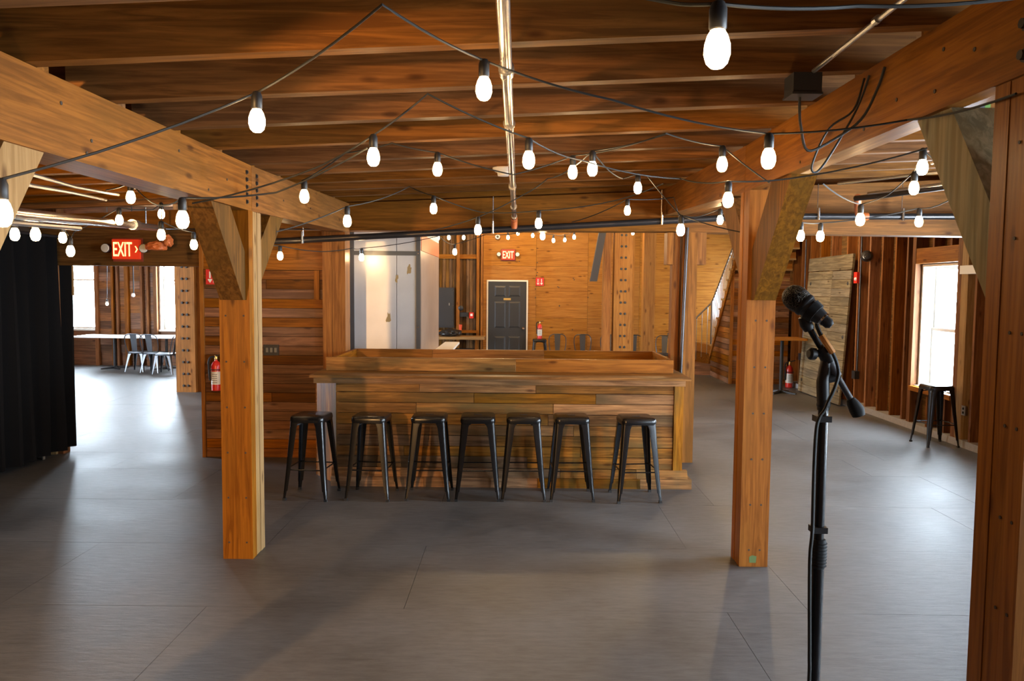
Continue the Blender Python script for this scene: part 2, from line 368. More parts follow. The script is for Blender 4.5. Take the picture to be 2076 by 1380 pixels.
brace(lp, [(5.64, 1.93), (5.64, 2.22), (5.90, 2.455), (6.22, 2.462)], -2.045, -1.872)
brace(rp, [(5.34, 1.86), (5.34, 2.2), (4.97, 2.605), (4.60, 2.605), (5.27, 1.86)], 1.585, 1.735)
brace(rp, [(5.55, 1.95), (5.55, 2.3), (5.85, 2.61), (6.2, 2.616)], 1.585, 1.735)
brace(np_, [(2.64, 1.88), (2.64, 2.2), (2.93, 2.605), (3.17, 2.605)], 1.585, 1.755, 'grey', 'z')
brace(nl, [(2.60, 1.74), (2.60, 2.06), (2.86, 2.445), (3.10, 2.445)], -2.045, -1.875, 'edge', 'z')
for par, yy, x0, x1 in ((lp, 5.38, -2.05, -1.88), (rp, 5.34, 1.60, 1.72)):
    for kk in range(6):
        for xx in (x0 + .025, x1 - .02):
            MB().lathe([(.007, 0), (.007, .002)], (xx, yy - .0005, .12 + .32 * kk), 8, (0, -1, 0)).build('nail_head', M['nail'], par)
for kk in range(6):
    for yy in (2.44, 2.5): MB().lathe([(.006, 0), (.006, .002)], (1.572, yy, .9 + .3 * kk), 8, (-1, 0, 0)).build('nail_head', M['nail'], np_)

MB().prism([(1.63, .03), (1.675, .028), (1.68, .075), (1.65, .082), (1.628, .07)], 'y', 5.3385, 5.34).build('green_paint_mark', plain('faded_green_paint', (.10, .16, .05), .7), rp)
# frame posts in the plane of the far beam
cp = thing('timber_post', (-2.03, 8.68, 0), 'pair of tall boards boxing the corner post beside the steel panel', 'post')
bx('board', -2.15, -2.045, 8.56, 8.80, 0, 2.54, wood('post', 'z'), cp); bx('board', -2.042, -1.9, 8.56, 8.80, 0, 2.54, wood('post', 'z'), cp)
pp = thing('timber_post', (1.87, 8.7, 0), 'post at the right end of the bar carrying a black conduit', 'post')
bx('shaft', 1.80, 1.96, 8.6, 8.8, 0, 2.55, wood('beam', 'z'), pp); bx('side_board', 1.70, 1.78, 8.66, 8.80, 0, 2.55, wood('post', 'z'), pp)
bx('corbel', 1.63, 1.70, 8.62, 8.80, 2.20, 2.55, wood('post', 'z'), pp); bx('corbel', 1.96, 2.06, 8.62, 8.80, 2.20, 2.55, wood('post', 'z'), pp)
cd = MB().tube((1.80, 8.58, .9), (1.84, 8.58, 2.60), .017).build('conduit', M['pipe_black'], None, True); tag(cd, 'black conduit running up the post right of the bar', 'conduit')

# bolted columns further back
def column(label, x0, x1, y0, y1, z1, mat, mat2, nb, zs, dz):
    p = thing('bolted_column', ((x0 + x1) / 2, (y0 + y1) / 2, 0), label, 'column')
    bx('shaft', x0, x1, y0, y1, 0, z1, mat, p)
    bx('side_board', x1 + .002, x1 + .055, y0 + .1, y1, 0, z1, mat2, p)
    for k in range(nb):
        for xx in (x0 + (x1 - x0) * .38, x0 + (x1 - x0) * .62): bolt(p, (xx, y0, zs + dz * k), (0, -1, 0), .016, .02)
    return p
column('wide timber column with two rows of bolts in the bright left room', -6.14, -5.79, 13.9, 14.3, 3.75, wood('beam', 'z'), wood('post', 'z'), 15, .12, .213)
column('timber column with two rows of bolts against the plywood wall', 1.80, 2.14, 14.7, 15.0, 3.75, wood('ply', 'z'), wood('ply', 'z'), 15, .2, .21)
t = bx('timber_post', 1.60, 1.745, 14.72, 14.95, 0, 3.75, wood('post', 'z')); tag(t, 'plain narrow post just left of the bolted back column', 'post')
t = bx('timber_post', 2.56, 2.80, 16.0, 16.25, 0, 3.75, wood('ply', 'z')); tag(t, 'pale square post between the bolted column and the stair', 'post')
t = MB().hexa([(1.335, 14.55, 2.06), (1.465, 14.55, 2.06), (1.465, 14.68, 2.06), (1.335, 14.68, 2.06), (1.62, 14.55, 3.75), (1.75, 14.55, 3.75), (1.75, 14.68, 3.75), (1.62, 14.68, 3.75)]).build('hanging_timber', M['dark_board'])
tag(t, 'black slanting timber hanging before the plywood back wall', 'timber')

# ------------------------------------------------------------------ walls
def boards(parent, rows, x0, x1, yf, yb, kind, joints, name='plank', gap=.005, jit=.008):
    for i in range(len(rows) - 1):
        xs = [x0] + list(joints(i)) + [x1]
        for a, b in zip(xs, xs[1:]):
            j = random.uniform(0, jit); bx(name, a + gap / 2, b - gap / 2, yf - j, yb, rows[i] + gap / 2, rows[i + 1] - gap / 2, wood(kind, 'x'), parent)
# partition of horizontal planks behind the left post
wp = setting('wall_partition', (-2.8, 8.7, 0))
bx('backing', -3.50, -2.13, 8.70, 8.8, 0, 2.54, M['backing'], wp)
rws = [0 + .105 * k for k in range(21)]
boards(wp, rws, -3.49, -2.155, 8.645, 8.70, 'plank', lambda i: [-3.49 + 1.33 * random.uniform(.25, .75)] if i % 3 == 0 else [])
bx('panel', -3.49, -2.155, 8.64, 8.70, 2.105, 2.54, wood('post', 'x'), wp)
bx('edge_board', -3.53, -3.49, 8.62, 8.80, 0, 2.54, wood('post', 'z'), wp)
bx('batten', -2.26, -2.20, 8.618, 8.638, 1.78, 2.10, wood('post', 'z'), wp)
# header over the opening to the left room
hd = setting('wall_header', (-4.4, 8.75, 2.14))
bx('header_beam', -5.4, -3.50, 8.66, 8.82, 2.135, 2.54, wood('brace', 'x'), hd)
jm = bx('trim_1', -5.40, -5.22, 8.68, 8.82, 0, 2.135, wood('edge', 'z')); struct(jm)
tb = bx('trim_2', -5.16, -5.06, 8.83, 8.86, 1.80, 2.135, wood('edge', 'z')); struct(tb)
bx('wall_left_room_front', -11.4, -5.16, 8.72, 8.86, 0, 3.75, wood('stud', 'z')); struct(bpy.data.objects['wall_left_room_front'])
wu = bx('wall_upper', -5.4, 5.75, 8.86, 8.92, 2.86, 3.75, wood('stud', 'x')); struct(wu)
wl = bx('wall_left', -5.6, -5.42, -2.7, 8.72, 0, 3.1, M['backing']); struct(wl)
wf = bx('wall_front', -5.6, 5.8, -2.8, -2.7, 0, 3.5, wood('plank', 'x')); struct(wf)

def window(n, axis, pos, a0, a1, z0, z1, depth, inward):
    """sash window in a wall; axis 'x' = wall runs along X at Y=pos, axis 'y' = runs along Y at X=pos"""
    w = setting('window_%d' % n, ((a0 + a1) / 2 if axis == 'x' else pos, pos if axis == 'x' else (a0 + a1) / 2, z0))
    def B(name, a, b, c, d, z, zz, mat):
        if axis == 'x': return bx(name, a, b, c, d, z, zz, mat, w)
        return bx(name, c, d, a, b, z, zz, mat, w)
    lo, hi = sorted((pos, pos + depth))
    for a, b in ((a0, a0 + .035), (a1 - .035, a1)): B('jamb', a, b, lo, hi, z0, z1, M['white_frame'])
    B('head', a0 + .035, a1 - .035, lo, hi, z1 - .035, z1, M['white_frame']); B('sill', a0 - .03, a1 + .03, min(lo, pos - inward * .0) - (.04 if depth > 0 else 0), hi + (.04 if depth < 0 else 0), z0 - .04, z0, M['white_frame'])
    mid = (z0 + z1) / 2 - .05
    c0 = pos + depth * .72; c1 = pos + depth * .95; c0, c1 = sorted((c0, c1))
    for zl, zh, nm in ((z0, mid + .02, 'lower_sash'), (mid - .02, z1 - .035, 'upper_sash')):
        m = MB(); a, b = a0 + .035, a1 - .035; off = .0 if nm == 'lower_sash' else (c1 - c0) * .5
        for aa, bb, z, zz in ((a, a + .04, zl, zh), (b - .04, b, zl, zh), (a + .04, b - .04, zl, zl + .045), (a + .04, b - .04, zh - .045, zh)):
            d0, d1 = c0 + off, c0 + off + (c1 - c0) * .5
            if axis == 'x': m.box(aa, bb, d0, d1, z, zz)
            else: m.box(d0, d1, aa, bb, z, zz)
        s = m.build(nm, M['white_frame'], w)
        cc = c0 + off + (c1 - c0) * .25
        if axis == 'x': bx('pane', a + .04, b - .04, cc - .002, cc + .002, zl + .045, zh - .045, M['glass'], s)
        else: bx('pane', cc - .002, cc + .002, a + .04, b - .04, zl + .045, zh - .045, M['glass'], s)
    if axis == 'x': portal(((a0 + a1) / 2, pos + depth * 1.4, (z0 + z1) / 2), (R(-90), 0, 0) if depth > 0 else (R(90), 0, 0), a1 - a0, z1 - z0)
    else: portal((pos + depth * 1.4, (a0 + a1) / 2, (z0 + z1) / 2), (0, R(90), 0) if depth > 0 else (0, R(-90), 0), z1 - z0, a1 - a0)
def holed(name, axis, p0, p1, a0, a1, z1, holes, mat):
    """wall slab with rectangular window openings"""
    m = MB()
    def add(a, b, z, zz):
        if b - a < .001 or zz - z < .001: return
        if axis == 'x': m.box(a, b, p0, p1, z, zz)
        else: m.box(p0, p1, a, b, z, zz)
    x = a0
    for h0, h1, hz0, hz1 in sorted(holes):
        add(x, h0, 0, z1); add(h0, h1, 0, hz0); add(h0, h1, hz1, z1); x = h1
    add(x, a1, 0, z1); return struct(m.build(name, mat))
# back wall
hb = [(-10.78, -10.02, .86, 3.3), (-8.54, -7.5, .86, 3.3)]
wbk = holed('wall_back', 'x', 18.5, 18.62, -11.4, 5.8, 3.75, hb, wood('plank', 'x'))
window(1, 'x', 18.5, *hb[0], .2, 1); window(2, 'x', 18.5, *hb[1], .2, 1)
# right wall: sheathing, studs, windows
hr = [(-1.6, -.6, .62, 2.3), (1.7, 3.4, .62, 2.6), (5.5, 7.1, .62, 2.6), (9.93, 10.93, .62, 2.3), (17.15, 17.85, 1.3, 2.5)]
wr = holed('wall_right', 'y', 5.70, 5.80, -2.8, 18.62, 3.75, hr, wood('sheath', 'y'))
for i, h in enumerate(hr): window(3 + i, 'y', 5.62, *h, .2, -1)
ys = [9.05, 9.5, 11.2, 11.55, 11.97, 12.39, 12.80, 13.25, 13.9, 14.4, 14.9, 15.35, 15.8] + [7.3 + .42 * k for k in range(4)] + [3.6 + .45 * k for k in range(4)]
for y in ys: bx('stud', 5.54, 5.70, y - .022, y + .022, .09, 3.0, wood('stud', 'z'), wr)
for y in (10.12, 10.55): bx('cripple_stud', 5.56, 5.70, y - .02, y + .02, .09, .56, wood('stud', 'z'), wr); bx('cripple_stud', 5.56, 5.70, y - .02, y + .02, 2.52, 3.0, wood('stud', 'z'), wr)
for y in (9.85, 10.99): bx('jack_stud', 5.53, 5.70, y - .045, y + .045, .09, 3.0, wood('stud', 'z'), wr)
for y in (9.72,): bx('jack_stud', 5.53, 5.70, y - .06, y + .08, .09, 3.0, wood('edge', 'z'), wr)
bx('window_header', 5.535, 5.70, 9.90, 10.95, 2.31, 2.52, wood('post', 'y'), wr)
bx('window_apron', 5.50, 5.70, 9.90, 10.95, .545, .61, wood('post', 'y'), wr)
bb = bx('baseboard_right', 5.52, 5.72, -2.6, 15.9, 0, .09, M['concrete']); struct(bb)
t = bx('timber_post', 5.40, 5.69, 8.62, 8.82, 0, 2.53, wood('edge', 'z')); tag(t, 'pinkish boxed post on the stud wall near the right edge', 'post')
# left room outer wall, closing it; unseen window added to light the floor
hl = [(9.3, 12.6, .4, 3.4)]
wo = holed('wall_left_room', 'y', -11.4, -11.28, 8.86, 18.62, 3.75, hl, wood('plank', 'y'))
for i, h in enumerate(hl): window(8 + i, 'y', -11.28, *h, -.2, 1)

# left-room back wall: studs and planks between the windows
for x, w in ((-10.0, .08), (-9.62, .05), (-9.5, .05), (-9.28, .09), (-8.93, .05), (-8.78, .05), (-8.60, .08), (-10.82, .06)):
    bx('stud', x - w / 2, x + w / 2, 18.40, 18.5, 0, 3.0, wood('stud', 'z'), wbk)
rr_ = [.3 + .19 * k for k in range(14)]
for i in range(13):
    for a, b in ((-9.47, -9.32), (-9.23, -8.96), (-8.75, -8.64), (-9.96, -9.65)):
        bx('plank', a, b, 18.47, 18.499, rr_[i] + .003, rr_[i + 1] - .003, wood('plank', 'x'), wbk)
# plywood sheets of the middle back wall
xs = [-.83, .42, 1.64, 2.86, 4.1, 5.55]
for a, b in zip(xs, xs[1:]):
    for z0, z1 in ((0, 1.22), (1.224, 2.44), (2.444, 3.7)):
        bx('plywood_sheet', a + .002, b - .002, 18.465, 18.499, z0, z1, wood('ply', 'x'), wbk)
for k in range(22):
    x = random.choice((-.0, .43, .95, 1.3, 1.63, 2.0)) + random.uniform(-.03, .03); z = random.uniform(.9, 2.6)
    MB().lathe([(.014, 0), (.014, .003)], (x, 18.465, z), 8, (0, -1, 0)).build('nail_head', M['nail'], wbk)
# service corner left of the door: narrow vertical boards, studs, ledge
for k in range(14):
    x = -1.95 + .08 * k; bx('narrow_board', x, x + .07, 18.46, 18.499, 0, 3.4, wood('sheath', 'z'), wbk)
for x, w in ((-1.42, .075), (-.95, .07), (-.86, .05)): bx('stud', x - w / 2, x + w / 2, 18.34, 18.46, 0, 3.4, wood('post', 'z'), wbk)
bx('nailer', -1.98, -.98, 18.40, 18.459, 2.60, 2.70, wood('post', 'x'), wbk)
bx('ledge', -1.98, -.92, 18.30, 18.46, .86, .92, wood('post', 'x'), wbk)

# ------------------------------------------------------------------ back door
dr = setting('door_1', (-.26, 18.45, 0))
for a, b, z0, z1 in ((-.745, -.71, 0, 2.11), (.195, .23, 0, 2.11), (-.71, .195, 2.075, 2.11)): bx('casing', a, b, 18.43, 18.465, z0, z1, M['cream'], dr)
lf = bx('leaf', -.706, .191, 18.425, 18.46, .01, 2.07, M['door_grey'], dr)
def panel(x0, x1, z0, z1):
    m = MB(); yf = 18.425
    a = [(x0, yf, z0), (x1, yf, z0), (x1, yf, z1), (x0, yf, z1)]; i = .035
    b = [(x0 + i, yf - .012, z0 + i), (x1 - i, yf - .012, z0 + i), (x1 - i, yf - .012, z1 - i), (x0 + i, yf - .012, z1 - i)]
    m.ring_loft([a, b]); m.build('raised_panel', M['door_grey'], lf)
for z0, z1 in ((.22, .78), (.98, 1.60), (1.72, 1.97)):
    panel(-.56, -.295, z0, z1); panel(-.225, .05, z0, z1)
MB().lathe([(.03, 0), (.03, .008), (.012, .012), (.012, .04), (.032, .05), (.034, .065), (.02, .08), (.0, .082)], (.125, 18.425, .97), 14, (0, -1, 0)).build('knob', M['chrome'], lf, True)
bx('name_plate', -.345, -.175, 18.412, 18.426, 1.635, 1.685, M['brass'], lf)

# ------------------------------------------------------------------ staircase
st = thing('staircase', (4.9, 16.6, 0), 'steep plank-sided wooden staircase climbing along the right back corner', 'staircase')
SX = 4.33
n = 15; RZ, RN = .205, .183
for i in range(n):
    y1 = 17.42 - RN * i; z = .68 + RZ * i
    if z > 3.7: break
    bx('tread', SX - .05, 5.5, y1 - RN - .03, y1, z, z + .035, wood('edge', 'x'), st)
    bx('riser', SX, 5.5, y1 - RN - .012, y1 - RN, z + .037, z + RZ - .002, wood('post', 'x'), st)
    # sawtooth piece of the stringer, then the sloping trim under it
    MB().prism([(y1, z - .002), (y1 - RN - .012, z - .002), (y1 - RN - .012, z - RZ * .2), (y1, z - RZ * 1.2)], 'x', SX - .02, SX + .02).build('stringer_tooth', wood('post', 'y'), st)
MB().prism([(17.46, .38), (17.46, .5), (15.2, 3.03), (15.2, 2.86)], 'x', SX - .035, SX - .021).build('sloping_trim', wood('post', 'y'), st)
for k in range(22):
    z0, z1 = k * .115, (k + 1) * .115
    f = lambda z: 17.48 - max(0, z - .42) / 1.12
    MB().prism([(15.95, z0 + .004), (f(z0), z0 + .004), (f(z1), z1 - .004), (15.95, z1 - .004)], 'x', SX, SX + .025).build('plank', wood('plank', 'y'), st)
    bx('plank', SX + .06, 5.52, 15.93 - random.uniform(0, .005), 15.96, z0 + .002, z1 - .002, wood('plank', 'x'), st)
bx('corner_board', SX - .005, SX + .06, 15.915, 15.95, 0, 2.55, wood('post', 'z'), st)
MB().prism([(15.95, 2.5), (15.9, 2.75), (14.9, 3.72), (14.9, 3.4)], 'x', SX, SX + .03).build('underside_board', wood('post', 'y'), st)
# winder steps at the foot
bx('winder_step', 3.86, 4.36, 17.55, 18.46, 0, .26, wood('plank', 'x'), st)
MB().prism([(3.98, 18.46), (4.30, 17.5), (5.5, 17.5), (5.5, 18.46)], 'z', .262, .48).build('winder_step', wood('plank', 'x'), st)
MB().prism([(4.2, 18.46), (4.34, 17.5), (5.5, 17.5), (5.5, 18.46)], 'z', .482, .68).build('winder_step', wood('post', 'x'), st)
rail = MB().path([(3.86, 17.6, 1.13), (4.32, 17.5, 1.62), (4.32, 17.4, 1.66), (4.32, 15.0, 4.0 - .62)], .018, 8).build('handrail', M['steel_blue'], st, True)
for i in range(4):
    f = i / 4 + .1; MB().tube((3.86 + .46 * f, 17.6 - .1 * f, .26 + .25 * f), (3.86 + .46 * f, 17.6 - .1 * f, 1.12 + .49 * f), .007, 6).build('baluster', M['steel_blue'], st)
MB().box(4.30, 4.335, 17.40, 17.435, .68, 1.68).build('newel', M['steel_blue'], st)
for i in range(12):
    for q in (.05, .14):
        y = 17.40 - RN * i - q; z = .71 + RZ * i; zt = 1.66 + (17.4 - y) * .717 * 1.0
        if z < zt - .1: MB().tube((4.315, y, z), (4.315, y, zt), .007, 6).build('baluster', M['steel_blue'], st)

# ------------------------------------------------------------------ steel clad cooler box behind the bar
ck = thing('steel_clad_box', (-1.6, 10.4, 0), 'tall box clad in streaked sheet steel standing behind the bar', 'cold room')
for a, b in ((-1.955, -1.452), (-1.446, -1.215)): bx('steel_sheet', a, b, 9.30, 9.33, 0, 2.95, M['steel'], ck)
for a, b in ((-2.02, -1.955), (-1.215, -1.165)): bx('angle_post', a, b, 9.285, 9.34, 0, 2.95, M['steel_dark'], ck)
bx('strap', -1.955, -1.215, 9.285, 9.298, 2.30, 2.35, M['steel_dark'], ck)
for zz in (.9, 1.45, 2.325, 2.36):
    MB().lathe([(.007, 0), (.007, .006)], (-1.19, 9.285, zz), 8, (0, -1, 0)).build('rivet', M['chrome'], ck)
bx('side_panel', -1.20, -1.165, 9.35, 11.4, 0, 2.36, M['cooler_side'], ck)
bx('side_panel_upper', -1.20, -1.16, 9.35, 11.4, 2.363, 2.56, M['red_paint'], ck); bx('side_panel_top', -1.20, -1.165, 9.35, 11.4, 2.563, 2.95, M['cream'], ck)
bx('top', -2.02, -1.165, 9.30, 11.4, 2.95, 2.98, M['steel_dark'], ck); bx('back_panel', -2.02, -1.165, 11.4, 11.43, 0, 2.95, M['cooler_side'], ck); bx('side_panel', -2.02, -1.99, 9.35, 11.4, 0, 2.95, M['cooler_side'], ck)
rust = plain('rust_stain', (.33, .22, .09), .8)
def blot(cx, cz, w, h):
    pts = []
    for k in range(14):
        a = 2 * math.pi * k / 14; q = random.uniform(.5, 1.1); pts.append((cx + w * q * math.cos(a) + .25 * w * math.sin(a), cz + h * q * math.sin(a)))
    MB().prism(pts, 'y', 9.2985, 9.2999).build('rust_stain', rust, ck)
blot(-1.30, 2.13, .028, .07); blot(-1.45, 2.03, .022, .06); blot(-1.545, 1.56, .035, .08)
# pale return counter beside it
rc = thing('return_counter', (-.95, 11, 0), 'white-topped return counter leading back from the bar', 'counter')
MB().prism([(-1.16, 9.5), (-.90, 9.5), (-.93, 12.4), (-1.16, 12.4)], 'z', 1.03, 1.06).build('top', M['table_white'], rc); bx('base', -1.15, -1.0, 9.6, 12.3, 0, 1.03, wood('plank', 'y'), rc)

# ------------------------------------------------------------------ the bar
bar = thing('bar_counter', (-.15, 8.2, 0), 'long rustic plank bar with a raised tray on top', 'bar counter')
YF = 7.50
bx('core', -1.72, 1.60, YF + .03, 8.95, 0, 1.02, M['backing'], bar)
zr = [1.028, .911, .81, .705, .596, .493, .387, .288, .174]
jn = [[-.95, .18], [-.42, .76], [-.98, .35], [.3, 1.0], [-.75, .55], [-.2, .95], [-1.1, .62], [.1, 1.05]]
for i in range(8):
    xs = [-1.755] + jn[i] + [1.515]
    for a, b in zip(xs, xs[1:]):
        bx('plank', a + .002, b - .002, YF - random.uniform(0, .009), YF + .03, zr[i + 1] + .003, zr[i] - .003, wood('bar', 'x'), bar)
bx('apron', -1.97, 1.62, YF - .03, YF - .008, .995, 1.052, wood('bar', 'x'), bar)
bx('corner_post', 1.517, 1.605, YF - .02, YF + .07, .172, .994, wood('bar', 'z'), bar)
for k in range(8):   # right end boards
    bx('end_plank', 1.60, 1.625, YF + .075, 8.95, .176 + .104 * k, .276 + .104 * k, wood('bar', 'y'), bar)
# plinth: a bevelled upper course and a lower course
for a, b in ((-1.80, -.55), (-.547, .42), (.423, 1.16), (1.163, 1.655)):
    MB().prism([(YF + .03, .095), (YF - .055, .095), (YF - .045, .12), (YF - .02, .172), (YF + .03, .172)], 'x', a, b).build('plinth_upper', wood('bar', 'x'), bar)
for a, b in ((-1.80, -.9), (-.897, .2), (.203, 1.19), (1.193, 1.69)): bx('plinth_lower', a, b, YF - .075, YF + .03, 0, .093, wood('bar', 'x'), bar)
bx('plinth_end', 1.63, 1.69, YF + .032, 8.95, 0, .093, wood('bar', 'y'), bar)
# chamfered left corner of upright boards
cx = [(-1.76, YF - .005), (-1.83, 7.59), (-1.90, 7.68), (-1.97, 7.77), (-2.04, 7.86)]
for (xa, ya), (xb, yb_) in zip(cx, cx[1:]):
    d = Vector((xb - xa, yb_ - ya)).normalized(); nrm = Vector((-d.y, d.x)) * .03
    if nrm.y < 0: nrm = -nrm
    MB().prism([(xa + d.x * .002, ya + d.y * .002), (xb, yb_), (xb + nrm.x, yb_ + nrm.y), (xa + nrm.x, ya + nrm.y)], 'z', 0, .994).build('corner_board', wood('bar', 'z'), bar)
bx('end_panel', -2.06, -2.03, 7.89, 8.54, 0, .994, wood('bar', 'y'), bar)
# top of long boards
tb_ = [7.42, 7.62, 7.86, 8.1, 8.4, 8.7, 9.0]
tb_ = [7.42, 7.62, 7.86, 8.1, 8.33, 8.545, 8.78, 9.0]
for a, b in zip(tb_, tb_[1:]): bx('top_board', (-2.0 if b < 8.55 else -1.885) + random.uniform(-.004, .004), 1.665 + random.uniform(-.004, .004), a + .001, b - .001, 1.054, 1.078 + random.uniform(-.001, .001), wood('bar', 'x'), bar)
# raised tray
for a, b in ((-1.94, -.02), (-.018, 1.575)): bx('tray_front', a, b, 7.85, 7.885, 1.08, 1.213, wood('post' if a > -1 else 'bar', 'x'), bar)
for a, b in ((-1.885, -.98), (-.978, .3), (.302, 1.575)): bx('tray_back', a, b, 8.92, 8.955, 1.08, 1.215, wood('post', 'x'), bar)
bx('tray_end', 1.54, 1.574, 7.887, 8.918, 1.08, 1.213, wood('post', 'y'), bar); bx('tray_end', -1.885, -1.85, 7.887, 8.918, 1.08, 1.213, wood('post', 'y'), bar)

# ------------------------------------------------------------------ metal bar stool
def make_stool(mat, name='bar_stool'):
    t = thing(name, (0, 0, 0))
    H = .762; hw = .155
    s = MB()
    prof = [(.31, .70, .045), (.318, .722, .045), (.312, .745, .045), (.30, .757, .045), (.275, .762, .04)]
    s.ring_loft([[(x, y, z) for x, y in rrect(w, w, r, 4)] for w, z, r in prof]); seat = s.build('seat', mat, t, True)
    MB().prism(rrect(.075, .02, .009, 3), 'z', .7615, .7628).build('hand_slot', M['hole'], seat)
    def half(z): return .148 + (.205 - .148) * (1 - z / .73)
    for sx in (-1, 1):
        for sy in (-1, 1):
            rings = []
            for z, a in ((.735, .088), (.66, .066), (.45, .056), (.25, .046), (.09, .037), (.085, .030), (.02, .024)):
                h = half(z); r = min(.02, a * .45); o = []
                pts = [(-a, 0)] + [(-r + r * math.sin(R(q)), -r + r * math.cos(R(q))) for q in (0, 30, 60, 90)] + [(0, -a)]
                inn = [(u - (.006 if i > 0 else 0), v - (.006 if i < len(pts) - 1 else 0)) for i, (u, v) in enumerate(pts)]
                inn[0] = (-a, -.006); inn[-1] = (-.006, -a)
                for u, v in pts + inn[::-1]: o.append((sx * (h + u), sy * (h + v), z))
                rings.append(o)
            lg = MB().ring_loft(rings).build('leg', mat, t, True)
            h = half(.01); MB().box(*sorted((sx * (h - .026), sx * (h + .001))), *sorted((sy * (h - .026), sy * (h + .001))), 0, .022).build('foot_cap', M['rubber'], lg)
    h = half(.28) - .012
    for z, p, q in ((.275, (-h, -h), (h, -h)), (.275, (-h, h), (h, h)), (.285, (-h, -h), (-h, h)), (.285, (h, -h), (h, h))):
        MB().tube((*p, z), (*q, z), .0065, 6).build('footrest_bar', mat, t)
    h = half(.66) - .01
    for p, q in (((-h, -h), (h, h)), ((-h, h), (h, -h))):
        MB().path([(*p, .655), (p[0] * .4, p[1] * .4, .69), (q[0] * .4, q[1] * .4, .69), (*q, .655)], .006, 6).build('cross_brace', mat, t)
    return t
stool = make_stool(M['black_steel'])
places = [(-1.885, 7.075, -5, 'black metal stool at the left end of the bar row, nearest the post'),
          (-1.335, 7.09, -4, 'second black metal stool from the left at the bar'),
          (-.805, 7.115, 0, 'third black metal stool from the left at the bar'),
          (-.36, 7.12, 2, 'middle one of the seven black metal stools at the bar'),
          (.06, 7.13, 1, 'third black metal stool from the right at the bar'),
          (.50, 7.14, 2, 'second black metal stool from the right, beside the wide gap'),
          (1.095, 7.12, 5, 'black metal stool standing apart at the right end of the bar')]
tag(stool, places[0][3], 'stool', 'bar stools along the bar front'); stool.location = (places[0][0], places[0][1], 0); stool.rotation_euler = (0, 0, R(places[0][2]))
for x, y, a, l in places[1:]: dup(stool, (x, y, 0), R(a), l)
s8 = dup(stool, (5.27, 9.78, 0), R(3), 'dark metal stool below the tall window on the stud wall'); s8['group'] = 'metal stools away from the bar'
s9 = dup(stool, (.50, 17.9, 0), R(0), 'dark metal stool by the back door carrying a fire extinguisher'); s9['group'] = 'metal stools away from the bar'

# ------------------------------------------------------------------ metal chair with arched back
def make_chair(mat):
    t = thing('metal_chair', (0, 0, 0))      # faces -Y
    s = MB(); s.ring_loft([[(x, y, z) for x, y in rrect(w, w, .05, 4)] for w, z in ((.355, .41), (.365, .43), (.36, .448), (.33, .455), (.30, .448))]); s.build('seat', mat, t, True)
    for sx in (-1, 1):
        for sy in (-1, 1):
            rings = []
            for z, a in ((.43, .085), (.36, .06), (.2, .045), (.01, .028)):
                h = .165 + .055 * (1 - z / .43); hy = .165 + (.055 if sy < 0 else .085) * (1 - z / .43)
                rings.append([(sx * (h + u), sy * (hy + v), z) for u, v in ((-a, 0), (-.012, 0), (0, -.012), (0, -a), (-.008, -a), (-.008, -.008), (-a, -.008))])
            MB().ring_loft(rings).build('leg', mat, t)
    pts = []
    for k in range(17):
        a = math.pi * k / 16; c, s_ = math.cos(a), math.sin(a)
        x = -.20 * math.copysign(abs(c) ** .55, c); z = .66 + .19 * abs(s_) ** .6; pts.append((x, .17 + (z - .45) * .22, z))
    pts = [(-.165, .165, .44), (-.19, .19, .56)] + pts + [(.19, .19, .56), (.165, .165, .44)]
    MB().path(pts, .0105, 8).build('back_frame', mat, t, True)
    MB().hexa([(-.052, .172, .44), (.052, .172, .44), (.052, .178, .44), (-.052, .178, .44), (-.072, .255, .845), (.072, .255, .845), (.072, .261, .845), (-.072, .261, .845)]).build('back_splat', mat, t)
    return t
chair = make_chair(M['gun_steel'])
cps = [(.93, 18.05, 0, 'metal chair with arched back, next to the extinguisher stool'), (1.52, 18.05, 0, 'second arched metal chair along the plywood back wall'),
       (2.14, 18.05, 0, 'arched metal chair mostly hidden behind the bolted column'), (2.70, 18.0, -4, 'arched metal chair showing half its back right of the bolted column'),
       (3.36, 17.9, -14, 'arched metal chair nearest the stair with a dark strap over it')]
tag(chair, cps[0][3], 'chair', 'metal chairs along the back wall'); chair.location = (*cps[0][:2], 0)
for x, y, a, l in cps[1:]: dup(chair, (x, y, 0), R(a), l)
for x, y, a, l in ((-8.42, 17.2, 172, 'blue-grey metal chair furthest left at the white table'), (-8.0, 17.05, 168, 'blue-grey metal chair right of another one, at the white table'), (-7.62, 16.75, 262, 'metal chair half hidden by the bolted column in the left room')):
    c = dup(chair, (x, y, 0), R(a + 8), l); c['group'] = 'metal chairs in the left room'
sp = MB().path([(3.46, 17.97, .90), (3.50, 17.93, .885), (3.55, 17.93, .83), (3.58, 17.93, .79)], .022, 6).build('strap', M['cloth'], None, True); tag(sp, 'short dark strap hooked over the chair back by the stair', 'strap')

